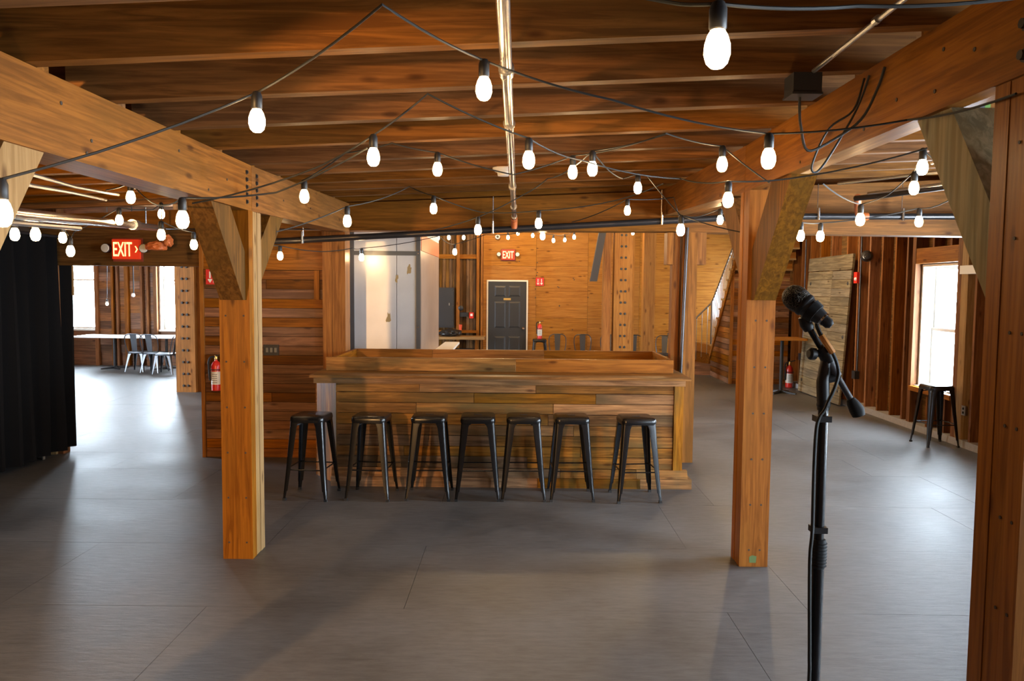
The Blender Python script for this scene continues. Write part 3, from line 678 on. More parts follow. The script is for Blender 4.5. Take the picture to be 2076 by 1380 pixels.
# ------------------------------------------------------------------ tables
def ped_table(loc, label, w, d, h, topm, shape='rect', name='table'):
    t = thing(name, loc, label, 'table'); x, y, _ = loc
    pts = [(x + a, y + b) for a, b in rrect(w, d, .04 if shape == 'rect' else min(w, d) / 2 - .001, 4 if shape == 'rect' else 8)]
    MB().prism(pts, 'z', h - .035, h).build('top', topm, t)
    MB().tube((x, y, .03), (x, y, h - .04), .032, 12).build('pedestal', M['black'], t)
    for a in range(4):
        MB().hexa([Vector((x, y, 0)) + Matrix.Rotation(R(90 * a + 45), 3, 'Z') @ Vector(p) for p in ((0, -.03, .0), (.3, -.02, 0), (.3, .02, 0), (0, .03, 0), (0, -.03, .06), (.3, -.02, .022), (.3, .02, .022), (0, .03, .06))]).build('base_arm', M['black'], t)
    return t
ped_table((-9.25, 17.75, 0), 'wide white-topped table under the left room windows', 1.5, .8, .76, M['table_white'], name='white_table')
ped_table((-8.05, 17.75, 0), 'smaller white table beside the wide one, behind two chairs', .8, .8, .76, M['table_white'], name='white_table')
ped_table((4.95, 14.6, 0), 'tall table with pale wooden top beside the leaning plank door', .75, .62, 1.04, wood('ply', 'x'), name='high_table')
# counter left of the back door
kc = thing('service_counter', (-1.1, 18.0, 0), 'pale wooden counter left of the charcoal back door', 'counter')
bx('top', -1.95, -.76, 17.7, 18.28, .74, .80, wood('edge', 'x'), kc); bx('leg', -.98, -.92, 17.75, 17.81, 0, .74, wood('stud', 'z'), kc); bx('shelf_box', -1.9, -1.0, 17.8, 18.25, .02, .5, M['dark_board'], kc)
# black bag on counter
def lump(c, r, seed, name, mat):
    rnd = random.Random(seed); bm = bmesh.new(); bmesh.ops.create_icosphere(bm, subdivisions=3, radius=1)
    for v in bm.verts:
        q = 1 + .12 * math.sin(v.co.x * 7 + seed) * math.cos(v.co.y * 6 + seed * 2) + rnd.uniform(-.09, .09); v.co = Vector((v.co.x * r[0] * q, v.co.y * r[1] * q, max(-.6, v.co.z) * r[2] * q))
    me = bpy.data.meshes.new(name); bm.to_mesh(me); bm.free(); me.materials.append(mat); o = bpy.data.objects.new(name, me); col.objects.link(o); o.location = c; return o
tag(lump((-1.55, 17.95, .875), (.26, .2, .095), 3, 'bin_bag', M['cloth']), 'crumpled black bin bag lying on the service counter', 'bag')
cb = thing('electrical_cabinet', (-1.7, 18.4, .93), 'charcoal electrical cabinet on the wall behind the bar', 'cabinet')
bx('body', -1.90, -1.50, 18.30, 18.335, .98, 1.92, M['cabinet'], cb); bx('cover', -1.88, -1.52, 18.285, 18.299, 1.02, 1.90, M['cabinet'], cb)
bx('latch', -1.63, -1.60, 18.27, 18.285, 1.50, 1.56, M['conduit'], cb)
for z in (1.12, 1.48, 1.84): MB().lathe([(.012, 0), (.012, .008)], (-1.535, 18.285, z), 8, (0, -1, 0)).build('screw', M['chrome'], cb)
cu = MB().lathe([(.032, 0), (.036, .03), (.046, .13), (.048, .132), (.043, .132), (.03, .006)], (-1.36, 18.36, .921), 16).build('drinks_cup', M['cup'], None, True); tag(cu, 'red plastic cup on the ledge behind the bar', 'cup')
fa = thing('fire_alarm_box', (-1.1, 18.4, 1.25), 'small red fire alarm box left of the back door', 'alarm'); bx('body', -1.15, -1.05, 18.38, 18.455, 1.20, 1.34, M['red'], fa); bx('pull_plate', -1.128, -1.072, 18.37, 18.379, 1.255, 1.31, M['white'], fa)
wf_ = thing('wall_fan', (-1.32, 18.4, 1.3), 'small black bracket box on the boards beside the cabinet', 'box'); bx('arm', -1.38, -1.18, 18.36, 18.455, 1.24, 1.34, M['black'], wf_); MB().lathe([(.02, 0), (.06, .02), (.06, .06), (.02, .08)], (-1.35, 18.4, 1.44), 14, (0, -1, 0)).build('dial', M['black'], wf_, True)
wf_.name = 'bracket_box'

# ------------------------------------------------------------------ signs and safety gear
def text_mesh(txt, w, h, mat, parent, centre, depth=.004, name='lettering', bold=.0):
    cu_ = bpy.data.curves.new('lettering_curve', 'FONT'); cu_.body = txt; cu_.extrude = .01; cu_.offset = bold; cu_.align_x = 'CENTER'
    o = bpy.data.objects.new('tmp', cu_); col.objects.link(o); dg = bpy.context.evaluated_depsgraph_get(); me = bpy.data.meshes.new_from_object(o.evaluated_get(dg)); bpy.data.objects.remove(o)
    xs_ = [v.co.x for v in me.vertices]; ys_ = [v.co.y for v in me.vertices]; cx_, cy_ = (min(xs_) + max(xs_)) / 2, (min(ys_) + max(ys_)) / 2; sx, sy = w / (max(xs_) - min(xs_)), h / (max(ys_) - min(ys_))
    for v in me.vertices: v.co = Vector(((v.co.x - cx_) * sx, -v.co.z / .01 * depth / 2, (v.co.y - cy_) * sy))
    me.materials.clear(); me.materials.append(mat); ob = bpy.data.objects.new(name, me); col.objects.link(ob); ob.location = Vector(centre) - wloc(parent); ob.parent = parent; return ob
def exit_sign(x, y, z, w, h, label, arrow):
    t = thing('exit_sign', (x, y, z - h / 2), label, 'sign', 'exit signs')
    bx('back_plate', x - w * .56, x + w * .56, y - .02, y, z - h * .62, z + h * .58, plain('dull_red_backplate', (.20, .035, .015), .6), t)
    hs_ = bx('housing', x - w / 2, x + w / 2, y - .07, y - .021, z - h / 2, z + h / 2, M['exit_red'], t)
    o = -.03 * arrow * w / .3
    text_mesh('EXIT', w * (.70 if arrow else .82), h * .72, M['exit_letter'], hs_, (x + o, y - .074, z), .006, bold=.004)
    if arrow:
        xa = x + w * .40; MB().prism([(xa - .012, z + .035), (xa - .002, z + .035), (xa + .02, z), (xa - .002, z - .035), (xa - .012, z - .035), (xa + .008, z)], 'y', y - .077, y - .071).build('arrow', M['exit_letter'], hs_)
    for s_ in (-1, 1):
        ln = MB().lathe([(.0, -.03), (.03, -.025), (.045, 0), (.052, .035)], (x + s_ * (w / 2 + .06), y - .06, z + .01), 16, (s_ * .1, -1, 0)).build('lamp_head', M['black'], t, True)
        MB().lathe([(.047, .035), (.044, .043), (.0, .047)], (x + s_ * (w / 2 + .06), y - .06, z + .01), 16, (s_ * .1, -1, 0)).build('lamp_lens', M['frost'], ln, True)
    return t
exit_sign(-4.325, 8.655, 2.315, .295, .215, 'lit red EXIT sign with arrow over the bright left opening', 1)
exit_sign(-.245, 18.46, 2.70, .31, .23, 'small lit red EXIT sign above the charcoal back door', 0)
def extinguisher(x, y, z, label, s=1., lab=True):
    t = thing('fire_extinguisher', (x, y, z), label, 'extinguisher', 'fire extinguishers')
    r = .056 * s
    MB().lathe([(r * .9, 0), (r, .006 * s), (r, .275 * s), (r * .93, .305 * s), (r * .7, .33 * s), (r * .35, .345 * s), (r * .3, .36 * s)], (x, y, z), 22).build('cylinder', M['red'], t, True)
    MB().lathe([(r * 1.015, .075 * s), (r * 1.015, .225 * s)], (x, y, z), 22).build('label', M['label'], t, True)
    for k in range(5): MB().prism([(x - .03 * s, z + (.095 + .024 * k) * s), (x + .028 * s, z + (.095 + .024 * k) * s), (x + .028 * s, z + (.101 + .024 * k) * s), (x - .03 * s, z + (.101 + .024 * k) * s)], 'y', y - r * 1.03, y - r * .9).build('printed_line', M['print'], t)
    MB().lathe([(.016 * s, .36 * s), (.018 * s, .37 * s), (.018 * s, .40 * s), (.01 * s, .41 * s)], (x, y, z), 12).build('valve', M['brass'], t, True)
    MB().hexa([(x, y - .012, z + .40 * s), (x + .09 * s, y - .012, z + .425 * s), (x + .09 * s, y + .012, z + .425 * s), (x, y + .012, z + .40 * s), (x, y - .012, z + .415 * s), (x + .09 * s, y - .012, z + .435 * s), (x + .09 * s, y + .012, z + .435 * s), (x, y + .012, z + .415 * s)]).build('handle', M['black'], t)
    MB().path(smooth([(x, y, z + .385 * s), (x - .05 * s, y - .01, z + .395 * s), (x - .078 * s, y - .02, z + .35 * s), (x - .073 * s, y - .03, z + .25 * s), (x - .066 * s, y - .02, z + .12 * s)]), .011 * s, 8).build('hose', M['rubber'], t, True)
    bx('bracket_band', x - r * 1.05, x + r * 1.05, y - r * 1.05, y + r * 1.05, z + .243 * s, z + .252 * s, M['black'], t)
    return t
extinguisher(-3.335, 8.56, .765, 'fire extinguisher mounted on the plank wall left of the post', .95)
extinguisher(.50, 17.9, .763, 'fire extinguisher standing on the stool by the back door', .97)
extinguisher(5.40, 15.45, .09 - .09, 'fire extinguisher low by the stud wall beyond the tall table', 1.25)
def ext_sign(x, y, z, w, h, label):
    t = thing('extinguisher_sign', (x, y, z - h / 2), label, 'sign', 'extinguisher location signs'); bx('plate', x - w / 2, x + w / 2, y - .02, y - .002, z - h / 2, z + h / 2, M['sign_red'], t)
    for k in (-1, 1):
        c = x + k * w * .22
        MB().prism([(c - w * .05, z + h * .36), (c + w * .05, z + h * .36), (c + w * .05, z - h * .08), (c - w * .05, z - h * .08)], 'y', y - .0225, y - .0205).build('pictogram', M['white'], t)
        MB().prism([(c - w * .14, z - h * .14), (c + w * .14, z - h * .14), (c + w * .14, z - h * .2), (c, z - h * .40), (c - w * .14, z - h * .2)], 'y', y - .0225, y - .0205).build('down_arrow', M['white'], t)
    MB().prism([(x - w * .006, z - h * .42), (x + w * .006, z - h * .42), (x + w * .006, z + h * .42), (x - w * .006, z + h * .42)], 'y', y - .0222, y - .0205).build('divider', M['white'], t)
ext_sign(-3.375, 8.64, 2.02, .165, .165, 'red extinguisher sign on the plank wall above the extinguisher')
ext_sign(.505, 18.46, 2.075, .19, .19, 'red extinguisher sign on the plywood right of the back door')
ot = thing('light_switch', (-2.74, 8.63, 1.15), 'black three-gang switch panel on the plank wall', 'switch'); bx('plate', -2.83, -2.66, 8.622, 8.638, 1.155, 1.275, M['black'], ot)
for k in range(3): bx('switch', -2.80 + .047 * k, -2.772 + .047 * k, 8.612, 8.6215, 1.19, 1.24, M['steel_dark'], ot)
# smoke detectors, camera dome
def smoke(x, y, label):
    z = zb(x, y); t = thing('smoke_detector', (x, y, z), label, 'detector', 'ceiling smoke detectors')
    bx('mount', x - .05, x + .05, y - .04, y + .06, z - .012, z - .001, wood('stud', 'x'), t)
    MB().lathe([(.085, 0), (.085, -.012), (.065, -.03), (.05, -.034), (.045, -.06), (.0, -.064)], (x, y, z - .013), 20).build('body', M['white'], t, True)
p = at(285, 383, 5.99); smoke(p.x, 5.99, 'white smoke detector on the joists of the left bay')
p = at(1021, 352, 6.03); smoke(p.x, 6.03, 'white smoke detector beside the silver pipe, above the bar')
cmr = thing('dome_camera', (-.5, 18.4, 3.1), 'small white dome camera high on the plywood back wall', 'camera'); p = at(1009, 480, 18.4)
MB().lathe([(.06, 0), (.06, .03), (.045, .06), (.0, .065)], p, 16, (0, -1, 0)).build('housing', M['white'], cmr, True); MB().lathe([(.03, 0), (.025, .018), (0, .022)], p + Vector((0, -.06, 0)), 12, (0, -1, 0)).build('lens', M['black'], cmr, True)

# right wall fittings
wm = thing('emergency_lamp', (5.45, 12.2, 2.2), 'black egg-shaped emergency lamp on the stud wall', 'lamp'); p = at(1761, 519, 12.35)
p = Vector((5.47, p.y, p.z)); MB().lathe([(0, -.11), (.05, -.10), (.085, -.04), (.09, .02), (.07, .08), (0, .11)], p, 18, (0.3, .9, 0)).build('shell', M['black'], wm, True); MB().lathe([(.035, 0), (.0, .014)], p + Vector((-.06, -.075, -.01)), 12, (-.6, -.7, 0)).build('lens', M['frost'], wm, True)
bx('bracket', 5.47, 5.54, p.y + .05, p.y + .10, p.z - .04, p.z + .04, M['black'], wm)
cdt = thing('wall_conduit', (5.52, 12.72, .5), 'dark conduit dropping down the stud wall to an outlet box', 'conduit')
MB().tube((5.52, 12.66, .62), (5.52, 12.66, 2.9), .014).build('tube', M['pipe_black'], cdt, True); bx('outlet_box', 5.46, 5.535, 12.60, 12.72, .50, .63, M['black'], cdt)
bx('strobe_body', 5.47, 5.53, 12.68, 12.80, 2.05, 2.23, M['red'], None); stb = bpy.data.objects['strobe_body']; stb.name = 'fire_strobe'; tag(stb, 'red fire alarm strobe on the stud wall above the conduit', 'alarm')
ls = MB().lathe([(.03, 0), (.02, .02), (0, .024)], (5.469, 12.72, 2.12), 10, (-1, 0, 0)).build('lens', M['white'], stb, True)
cd2 = thing('wall_conduit', (5.52, 15.1, .6), 'dark conduit on the stud wall behind the tall table', 'conduit'); MB().tube((5.52, 15.1, .7), (5.52, 15.1, 2.9), .014).build('tube', M['pipe_black'], cd2, True); bx('outlet_box', 5.46, 5.535, 15.04, 15.16, .58, .71, M['black'], cd2)
ob = thing('outlet', (5.53, 9.62, .45), 'grey duplex outlet on the stud wall behind the stool', 'outlet'); bx('cover', 5.525, 5.54, 9.58, 9.66, .40, .52, M['conduit'], ob)
for z in (.435, .485): MB().lathe([(.016, 0), (.016, .004)], (5.525, 9.62, z), 10, (-1, 0, 0)).build('socket', M['hole'], ob)
wd = thing('wall_heater', (5.45, 9.3, 2.1), 'white metal bracket box high on the stud wall near the brace', 'box'); bx('body', 5.30, 5.535, 9.02, 9.44, 2.14, 2.24, M['white'], wd)
for y in (9.06, 9.1): MB().lathe([(.01, 0), (.01, .006)], (5.30, y, 2.19), 8, (-1, 0, 0)).build('screw', M['chrome'], wd)
wd.name = 'bracket_box'
# big weathered plank door leaning on the stud wall
pd = thing('plank_door', (5.4, 14.0, 0), 'large weathered grey plank door leaning against the stud wall', 'door')
Y0, Y1 = 12.95, 14.85
def lean(z): return 5.36 + .06 * z
for k in range(15):
    z0, z1 = .02 + .15 * k, .02 + .15 * (k + 1)
    for a, b in ((Y0, 13.72), (13.725, Y1)):
        MB().hexa([(lean(z0), a, z0 + .003), (lean(z0), b, z0 + .003), (lean(z0) + .03, b, z0 + .003), (lean(z0) + .03, a, z0 + .003), (lean(z1), a, z1 - .003), (lean(z1), b, z1 - .003), (lean(z1) + .03, b, z1 - .003), (lean(z1) + .03, a, z1 - .003)]).build('plank', wood('weather', 'y'), pd)
MB().hexa([(lean(2.28) - .01, Y0 - .03, 2.28), (lean(2.28) - .01, Y1, 2.28), (lean(2.28) + .03, Y1, 2.28), (lean(2.28) + .03, Y0 - .03, 2.28), (lean(2.5) - .01, Y0 - .03, 2.54), (lean(2.5) - .01, Y1, 2.52), (lean(2.5) + .03, Y1, 2.52), (lean(2.5) + .03, Y0 - .03, 2.54)]).build('top_rail', wood('weather', 'y'), pd)
for y, z in ((13.05, 2.05), (14.7, 2.05), (13.05, .25), (14.7, .25), (13.05, 1.15)): MB().lathe([(.035, 0), (.02, .012)], (lean(z), y, z), 8, (-1, 0, 0)).build('bolt', M['bolt'], pd)

# ------------------------------------------------------------------ curtain
cv = thing('black_curtain', (-5.2, 6.4, 0), 'heavy black curtain hanging along the left edge', 'curtain')
m = MB(); ny = 150; zs_ = [.07, .4, 1.0, 1.7, 2.2, 2.43]
for side in (0, 1):
    for i in range(ny + 1):
        y = 3.2 + (8.93 - 3.2) * i / ny
        for z in zs_:
            a = .05 + .02 * (1 - z / 2.4); x = -5.12 + a * math.sin(i * .95 + .5 * math.sin(i * .21)) + .02 * math.sin(i * .37 + z) + .004 * side
            m.v.append(Vector((x, y - .03 * (2.4 - z) / 2.4 * 0, z)))
K = len(zs_)
for s_ in (0, 1):
    o0 = s_ * (ny + 1) * K
    for i in range(ny):
        for j in range(K - 1):
            q = (o0 + i * K + j, o0 + (i + 1) * K + j, o0 + (i + 1) * K + j + 1, o0 + i * K + j + 1); m.f.append(q)
m.build('cloth', M['velvet'], cv, True)
MB().tube((-5.12, 3.1, 2.45), (-5.12, 8.95, 2.45), .016).build('rod', M['pipe_black'], cv, True)
MB().box(-5.205, -5.195, 8.40, 8.44, .0, .07).build('hem_weight', M['conduit'], cv)

# ------------------------------------------------------------------ pipes, conduits under the ceiling
sp_ = thing('sprinkler_pipe', (-.05, 5, 2.7), 'silver sprinkler pipe running down the middle of the ceiling', 'pipe')
A, Bp = Vector((-.055, 1.2, 2.80)), Vector((-.05, 8.38, 2.66))
MB().tube(A, Bp, .0225, 14).build('pipe', M['galv'], sp_, True)
for yy, ln in ((3.06, .07), (3.95, .012), (6.05, .05), (7.3, .012), (8.1, .02)):
    f = (yy - A.y) / (Bp.y - A.y); c = A.lerp(Bp, f); MB().tube(c - Vector((0, ln / 2, 0)), c + Vector((0, ln / 2, 0)), .031, 14).build('coupling', M['galv'], sp_, True)
MB().path([(-.05, 8.36, 2.665), (-.05, 8.42, 2.65), (-.05, 8.45, 2.57)], .036, 12).build('elbow', M['orange_fit'], sp_, True)
mp_ = thing('sprinkler_main', (0, 8.45, 2.55), 'black iron pipe crossing the room in front of the far beam', 'pipe')
MB().path([(-2.75, 8.46, 2.40), (2.5, 8.46, 2.715), (5.6, 8.46, 2.74)], .034, 14).build('pipe', M['pipe_black'], mp_, True)
for x in (-2.33, -.28, 1.53, 3.2, 4.1):
    z = 2.40 + (x + 2.75) * .06 if x < 2.5 else 2.72
    hg = MB().tube((x, 8.46, z + .04), (x, 8.46, zb(x, 8.46) - .002), .0055, 6).build('hanger_rod', M['galv'], mp_)
    MB().tube((x, 8.42, z - .04), (x, 8.42, z + .09), .014, 8).build('hanger_strap', M['galv'], mp_)
MB().tube((3.65, 8.46, 2.725), (3.74, 8.46, 2.725), .045, 12).build('coupling', M['orange_fit'], mp_, True)
pl = thing('sprinkler_pipe', (-3.2, 5, 2.4), 'thick silver pipe running under the joists of the left bay', 'pipe')
q = [at(-60, 420, 3.6), at(40, 434, 4.2), at(225, 452, 6.6), at(330, 463, 8.4)]
MB().path(q, .034, 14).build('pipe', M['galv'], pl, True); MB().tube(at(268, 455, 7.2), at(276, 456, 7.35), .05, 12).build('coupling', M['galv'], pl, True)
MB().path([at(-20, 448, 3.7), at(90, 457, 4.5), at(162, 463, 5.0)], .014, 10).build('side_conduit', M['conduit'], pl, True)
MB().tube(at(295, 420, 7.9), at(296, 460, 7.9), .008, 6).build('hanger_rod', M['galv'], pl)
of = lump(at(318, 500, 8.5), (.11, .09, .06), 5, 'pipe_coupling', M['orange_fit']); tag(of, 'orange pipe coupling beside the left EXIT sign', 'pipe fitting')
of = lump(at(340, 490, 8.5), (.05, .06, .08), 8, 'pipe_coupling', M['orange_fit']); tag(of, 'upright orange pipe coupling hanging right of the left EXIT sign', 'pipe fitting')
cdl = thing('conduit', (-2.8, 4, 2.55), 'pair of thin conduits under the joists of the left bay', 'conduit')
MB().path([at(20, 352, 3.3), at(60, 375, 3.7), at(145, 390, 4.6), at(215, 405, 5.6)], .009, 8).build('tube', M['conduit'], cdl, True)
MB().path([at(60, 352, 3.5), at(150, 378, 4.4), at(240, 395, 5.4)], .009, 8).build('tube', M['conduit'], cdl, True)
cdr = thing('conduit', (1.27, 2.6, 2.9), 'steel conduit along the joists feeding the junction box', 'conduit')
zc = 2.90 - .012
MB().path([(1.25, 1.1, zc), (1.25, 2.3, zc), (1.285, 3.494, zc)], .0105, 10).build('tube', M['conduit'], cdr, True)
for yy in (2.1, 2.83): MB().tube((1.262, yy, zc), (1.263, yy + .03, zc), .015, 10).build('coupling', M['conduit'], cdr)
jb = thing('junction_box', (1.27, 3.6, 2.84), 'black junction box under the joists beside the right beam', 'junction box')
bx('body', 1.20, 1.325, 3.50, 3.62, 2.80, 2.885, M['black'], jb); bx('cover', 1.195, 1.33, 3.495, 3.625, 2.79, 2.799, M['black'], jb)
MB().path(smooth([(1.25, 3.56, 2.79), (1.252, 3.56, 2.72), (1.26, 3.56, 2.66), (1.30, 3.58, 2.56), (1.40, 3.57, 2.60), (1.50, 3.5, 2.68), (1.545, 3.45, 2.80), (1.55, 3.40, 2.88)]), .006, 6).build('cable', M['cord'], jb, True)
MB().path(smooth([(1.552, 3.55, 2.885), (1.53, 3.62, 2.75), (1.42, 3.62, 2.55), (1.36, 3.62, 2.47), (1.33, 3.60, 2.50), (1.40, 3.6, 2.66), (1.5, 3.58, 2.74), (1.552, 3.6, 2.885)]), .005, 6).build('cable', M['cord'], jb, True)
# right bay: green strut and conduits
gs = thing('strut_channel', (2.4, 4, 2.5), 'green strut channel hanging beyond the near brace', 'strut')
p = at(1992, 250, 4.0); bx('flange', p.x - .028, p.x - .005, 3.98, 4.02, 2.2, zb(p.x, 4), M['steel_dark'], gs); bx('channel', p.x - .004, p.x + .024, 3.98, 4.02, 2.2, zb(p.x, 4), M['green'], gs); bx('clamp', p.x - .05, p.x + .045, 3.95, 4.05, zb(p.x, 4) - .035, zb(p.x, 4), M['black'], gs)
for k in range(3): bx('slot', p.x + .006, p.x + .014, 3.974, 3.9795, 2.3 + .15 * k, 2.38 + .15 * k, M['hole'], gs)
for k, (a, b, lab) in enumerate((((1890, 330, 4.6), (2040, 262, 3.6), 'upper of the thin pipes in the right bay behind the brace'), ((1700, 372, 6.6), (2060, 330, 4.6), 'middle thin pipe crossing the right bay behind the strut'), ((1760, 392, 6.9), (2080, 352, 4.8), 'lower thin pipe crossing the right bay behind the strut'))):
    tag(MB().tube(at(*a), at(*b), .012, 8).build('thin_pipe', M['conduit'], None, True), lab, 'pipe', 'thin pipes in the right bay')
bp_ = thing('branch_pipe', (3.4, 7.4, 2.6), 'dark branch pipe with orange fitting in the right bay', 'pipe')
MB().path([at(1735, 402, 7.6), at(1790, 396, 7.2), at(1850, 388, 6.8), at(1960, 372, 6.2)], .026, 12).build('pipe', M['pipe_black'], bp_, True); MB().tube(at(1739, 400, 7.6), at(1740, 432, 8.3), .035, 10).build('fitting', M['orange_fit'], bp_, True)

# ------------------------------------------------------------------ string lights
BG = 'string light bulbs'
bulbs = [
 (1454, 97, 1.8, 'largest glowing bulb, top right near the photo edge'), (981, 178, 2.9, 'large glowing bulb left of the silver pipe, near the top'),
 (521, 243, 2.9, 'large glowing bulb high on the left, before the dark joists'), (757, 317, 3.7, 'glowing bulb at the foot of the cord peak left of centre'),
 (1072, 323, 3.8, 'glowing bulb just right of the silver pipe'), (1558, 320, 3.3, 'large glowing bulb at the top of the right post'),
 (887, 342, 4.9, 'small glowing bulb between the centre-left bulb and the silver pipe'), (1161, 348, 5.0, 'left one of two close bulbs right of the silver pipe'),
 (1201, 341, 4.6, 'right one of two close bulbs right of the silver pipe'), (1464, 332, 4.5, 'glowing bulb on the right beam, left of the post-top bulb'),
 (1476, 404, 4.4, 'glowing bulb at the left edge of the right post'), (1293, 380, 5.8, 'glowing bulb under the joists left of the right beam'),
 (879, 422, 6.4, 'glowing bulb before the far beam, left of the silver pipe'), (617, 397, 5.0, 'glowing bulb on the left beam right of its splice bolts'),
 (704, 447, 5.6, 'glowing bulb at the far end of the left beam'), (1092, 452, 6.4, 'glowing bulb before the far beam right of the orange elbow'),
 (1272, 426, 7.2, 'glowing bulb before the far beam, right half'), (969, 465, 6.4, 'glowing bulb before the black pipe left of the orange elbow'),
 (1380, 465, 5.6, 'glowing bulb at the top of the conduit post right of the bar'), (1460, 445, 7.4, 'small glowing bulb over the stair, left of the right post'),
 (922, 510, 10.5, 'low glowing bulb before the service corner'), (1100, 478, 9.0, 'glowing bulb low under the far beam, right of the back EXIT sign'),
 (568, 518, 8.1, 'glowing bulb before the plank wall right of the left post'), (733, 521, 8.95, 'glowing bulb close to the steel sheet behind the bar'),
 (4, 430, 2.4, 'large glowing bulb cut by the left edge of the photo'), (30, 474, 5.2, 'leftmost of the row of bulbs above the curtain'),
 (72, 474, 5.0, 'second bulb from the left above the curtain'), (127, 481, 6.2, 'third bulb from the left above the curtain'),
 (143, 508, 6.0, 'lowest of the bulbs above the curtain, at its right end'), (265, 399, 5.4, 'glowing bulb beside the white smoke detector of the left bay'),
 (242, 445, 6.6, 'glowing bulb at the end of the thick left pipe'), (327, 433, 7.2, 'small glowing bulb between the detector and the left post'),
 (370, 444, 3.75, 'large glowing bulb just left of the left post brace'), (327, 475, 6.0, 'glowing bulb above the orange couplings'),
 (393, 495, 6.6, 'glowing bulb right of the orange couplings'), (217, 615, 15.5, 'lone glowing bulb in the bright left room'),
 (1870, 338, 4.4, 'glowing bulb against the upper part of the grey brace'), (1853, 380, 5.0, 'glowing bulb below the one against the grey brace'),
 (1744, 444, 5.4, 'glowing bulb in the right bay before the orange fitting'), (1863, 448, 6.2, 'glowing bulb above the tall window of the stud wall'),
 (1623, 477, 6.0, 'left one of two bulbs above the leaning plank door'), (1663, 478, 6.2, 'right one of two bulbs above the leaning plank door'),
 (888, 482, 13.0, 'far bulb at the edge of the steel-clad box'), (910, 481, 13.0, 'second far bulb right of the steel-clad box'), (940, 481, 13.0, 'third far bulb right of the steel-clad box'),
 (1030, 481, 13.5, 'far bulb just above the back EXIT sign'), (1050, 472, 13.0, 'far bulb just below the orange elbow'), (1080, 477, 14.0, 'tiny far bulb right of the orange elbow'),
 (1122, 487, 13.0, 'lowest of three far bulbs right of the EXIT sign'), (1145, 486, 14.0, 'middle of three far bulbs right of the EXIT sign'), (1164, 480, 13.0, 'rightmost of three far bulbs right of the EXIT sign'),
 (1283, 472, 14.0, 'small far bulb before the bolted back column'),
]
gl = MB().lathe([(.0, -.046), (.014, -.044), (.024, -.034), (.030, -.014), (.029, .006), (.023, .026), (.016, .038)], (0, 0, 0), 16).build('tmp_glass', M['bulb'], None, True, (0, 0, 0))
sk = MB().lathe([(.017, .038), (.020, .042), (.020, .085), (.014, .10), (.006, .104)], (0, 0, 0), 12).build('tmp_socket', M['black'], None, True, (0, 0, 0))
for px, py, D, lab in bulbs:
    c = at(px, py, D); t = thing('string_light_bulb', c, lab, 'light bulb', BG)
    sc = .85 if D > 12 else 1
    for src, nm in ((gl, 'glass'), (sk, 'socket')):
        o = bpy.data.objects.new(nm, src.data); col.objects.link(o); o.parent = t; o.scale = (sc,) * 3
bpy.data.objects.remove(gl); bpy.data.objects.remove(sk)
def cord(label, pts, r=.0045):
    P = [at(*p) for p in pts]; out = []
    for i in range(len(P) - 1):
        a, b = P[i], P[i + 1]; L = (b - a).length
        for k in range(6): f = k / 6; q = a.lerp(b, f); q.z -= .045 * L * 4 * f * (1 - f) * .5; out.append(q)
    out.append(P[-1]); o = MB().path(out, r, 6).build('festoon_cable', M['cord'], None, True); tag(o, label, 'cable', 'festoon light cables')
def top(i, dz=.102):
    px, py, D, _ = bulbs[i]; return (px, py - dz * FPX / D, D)
cord('cord peaking at the top left centre and sagging to the right post', [(-145, 400, 2.45), top(24), top(2), (775, 9, 2.44), top(1), (1240, 202, 3.0), top(5), (1840, 243, 3.15), (2060, 190, 2.5)])
cord('cord looping past the largest bulb at the top right', [(1180, -40, 1.9), (1376, 8, 1.85), top(0), (1740, 12, 1.9), (2100, -10, 1.9)])
cord('cord peaking left of the silver pipe, through the two bulbs beside it', [(390, 412, 4.1), (640, 340, 3.9), top(3), (867, 190, 3.62), top(4), (1180, 325, 4.5), (1380, 362, 5.2), top(10), (1600, 362, 4.4), (1880, 300, 4.1)])
cord('cord zigzagging over the bulbs right of centre', [top(13), (700, 310, 4.9), (795, 290, 4.82), top(6), (1040, 354, 4.95), top(7), (1350, 270, 4.22), top(9), (1560, 370, 4.4)])
cord('cord before the far beam from the left beam end to the right', [(560, 470, 5.3), top(14), (830, 378, 6.62), top(12), (975, 430, 6.5), top(15), (1240, 408, 6.4), (1345, 372, 6.0)])
cord('cord crossing from the low centre bulb up to the joists', [(860, 470, 6.6), top(17), (1060, 395, 6.4), (1110, 362, 6.0), top(8), (1350, 272, 4.25)])
cord('cord from the bulb over the right beam down to the conduit post', [top(8), (1262, 362, 5.8), top(11), (1312, 356, 5.8), top(18), (1500, 470, 5.4)])
cord('cord rising to the far right end of the cross beam', [(1160, 450, 8.0), top(16), (1366, 400, 7.4), (1376, 436, 7.4), (1412, 440, 7.4), top(19), (1500, 470, 7.4)])
cord('cord hanging across the plank wall and steel sheet', [(480, 490, 7.8), top(22), (650, 510, 8.3), (714, 503, 8.42), top(23), (890, 478, 9.1), top(20), (985, 475, 10.4), top(21), (1240, 466, 9.0)])
cord('far row cord in front of the back wall', [(870, 470, 13), top(42), top(43), top(44), top(45), top(46), top(47), top(48), top(49), top(50), (1240, 462, 13.5), top(51), (1370, 462, 13.8)])
cord('cord running over the bulbs above the curtain', [(-60, 440, 5.4), top(25), top(26), top(27), top(28), (150, 470, 6.4), top(30), (310, 425, 7.0), top(31), top(33), top(34)])
cord('cord from the smoke detector to the left post brace', [(215, 385, 5.0), top(29), (300, 405, 5.2), top(32), (560, 390, 3.9), (745, 300, 3.75)])
cord('cord strung through the bulbs of the right bay', [(1668, 372, 4.75), top(38), (1800, 395, 5.1), top(37), top(36), (1960, 380, 4.6), top(39), top(41), top(40), (1560, 460, 6.0)])
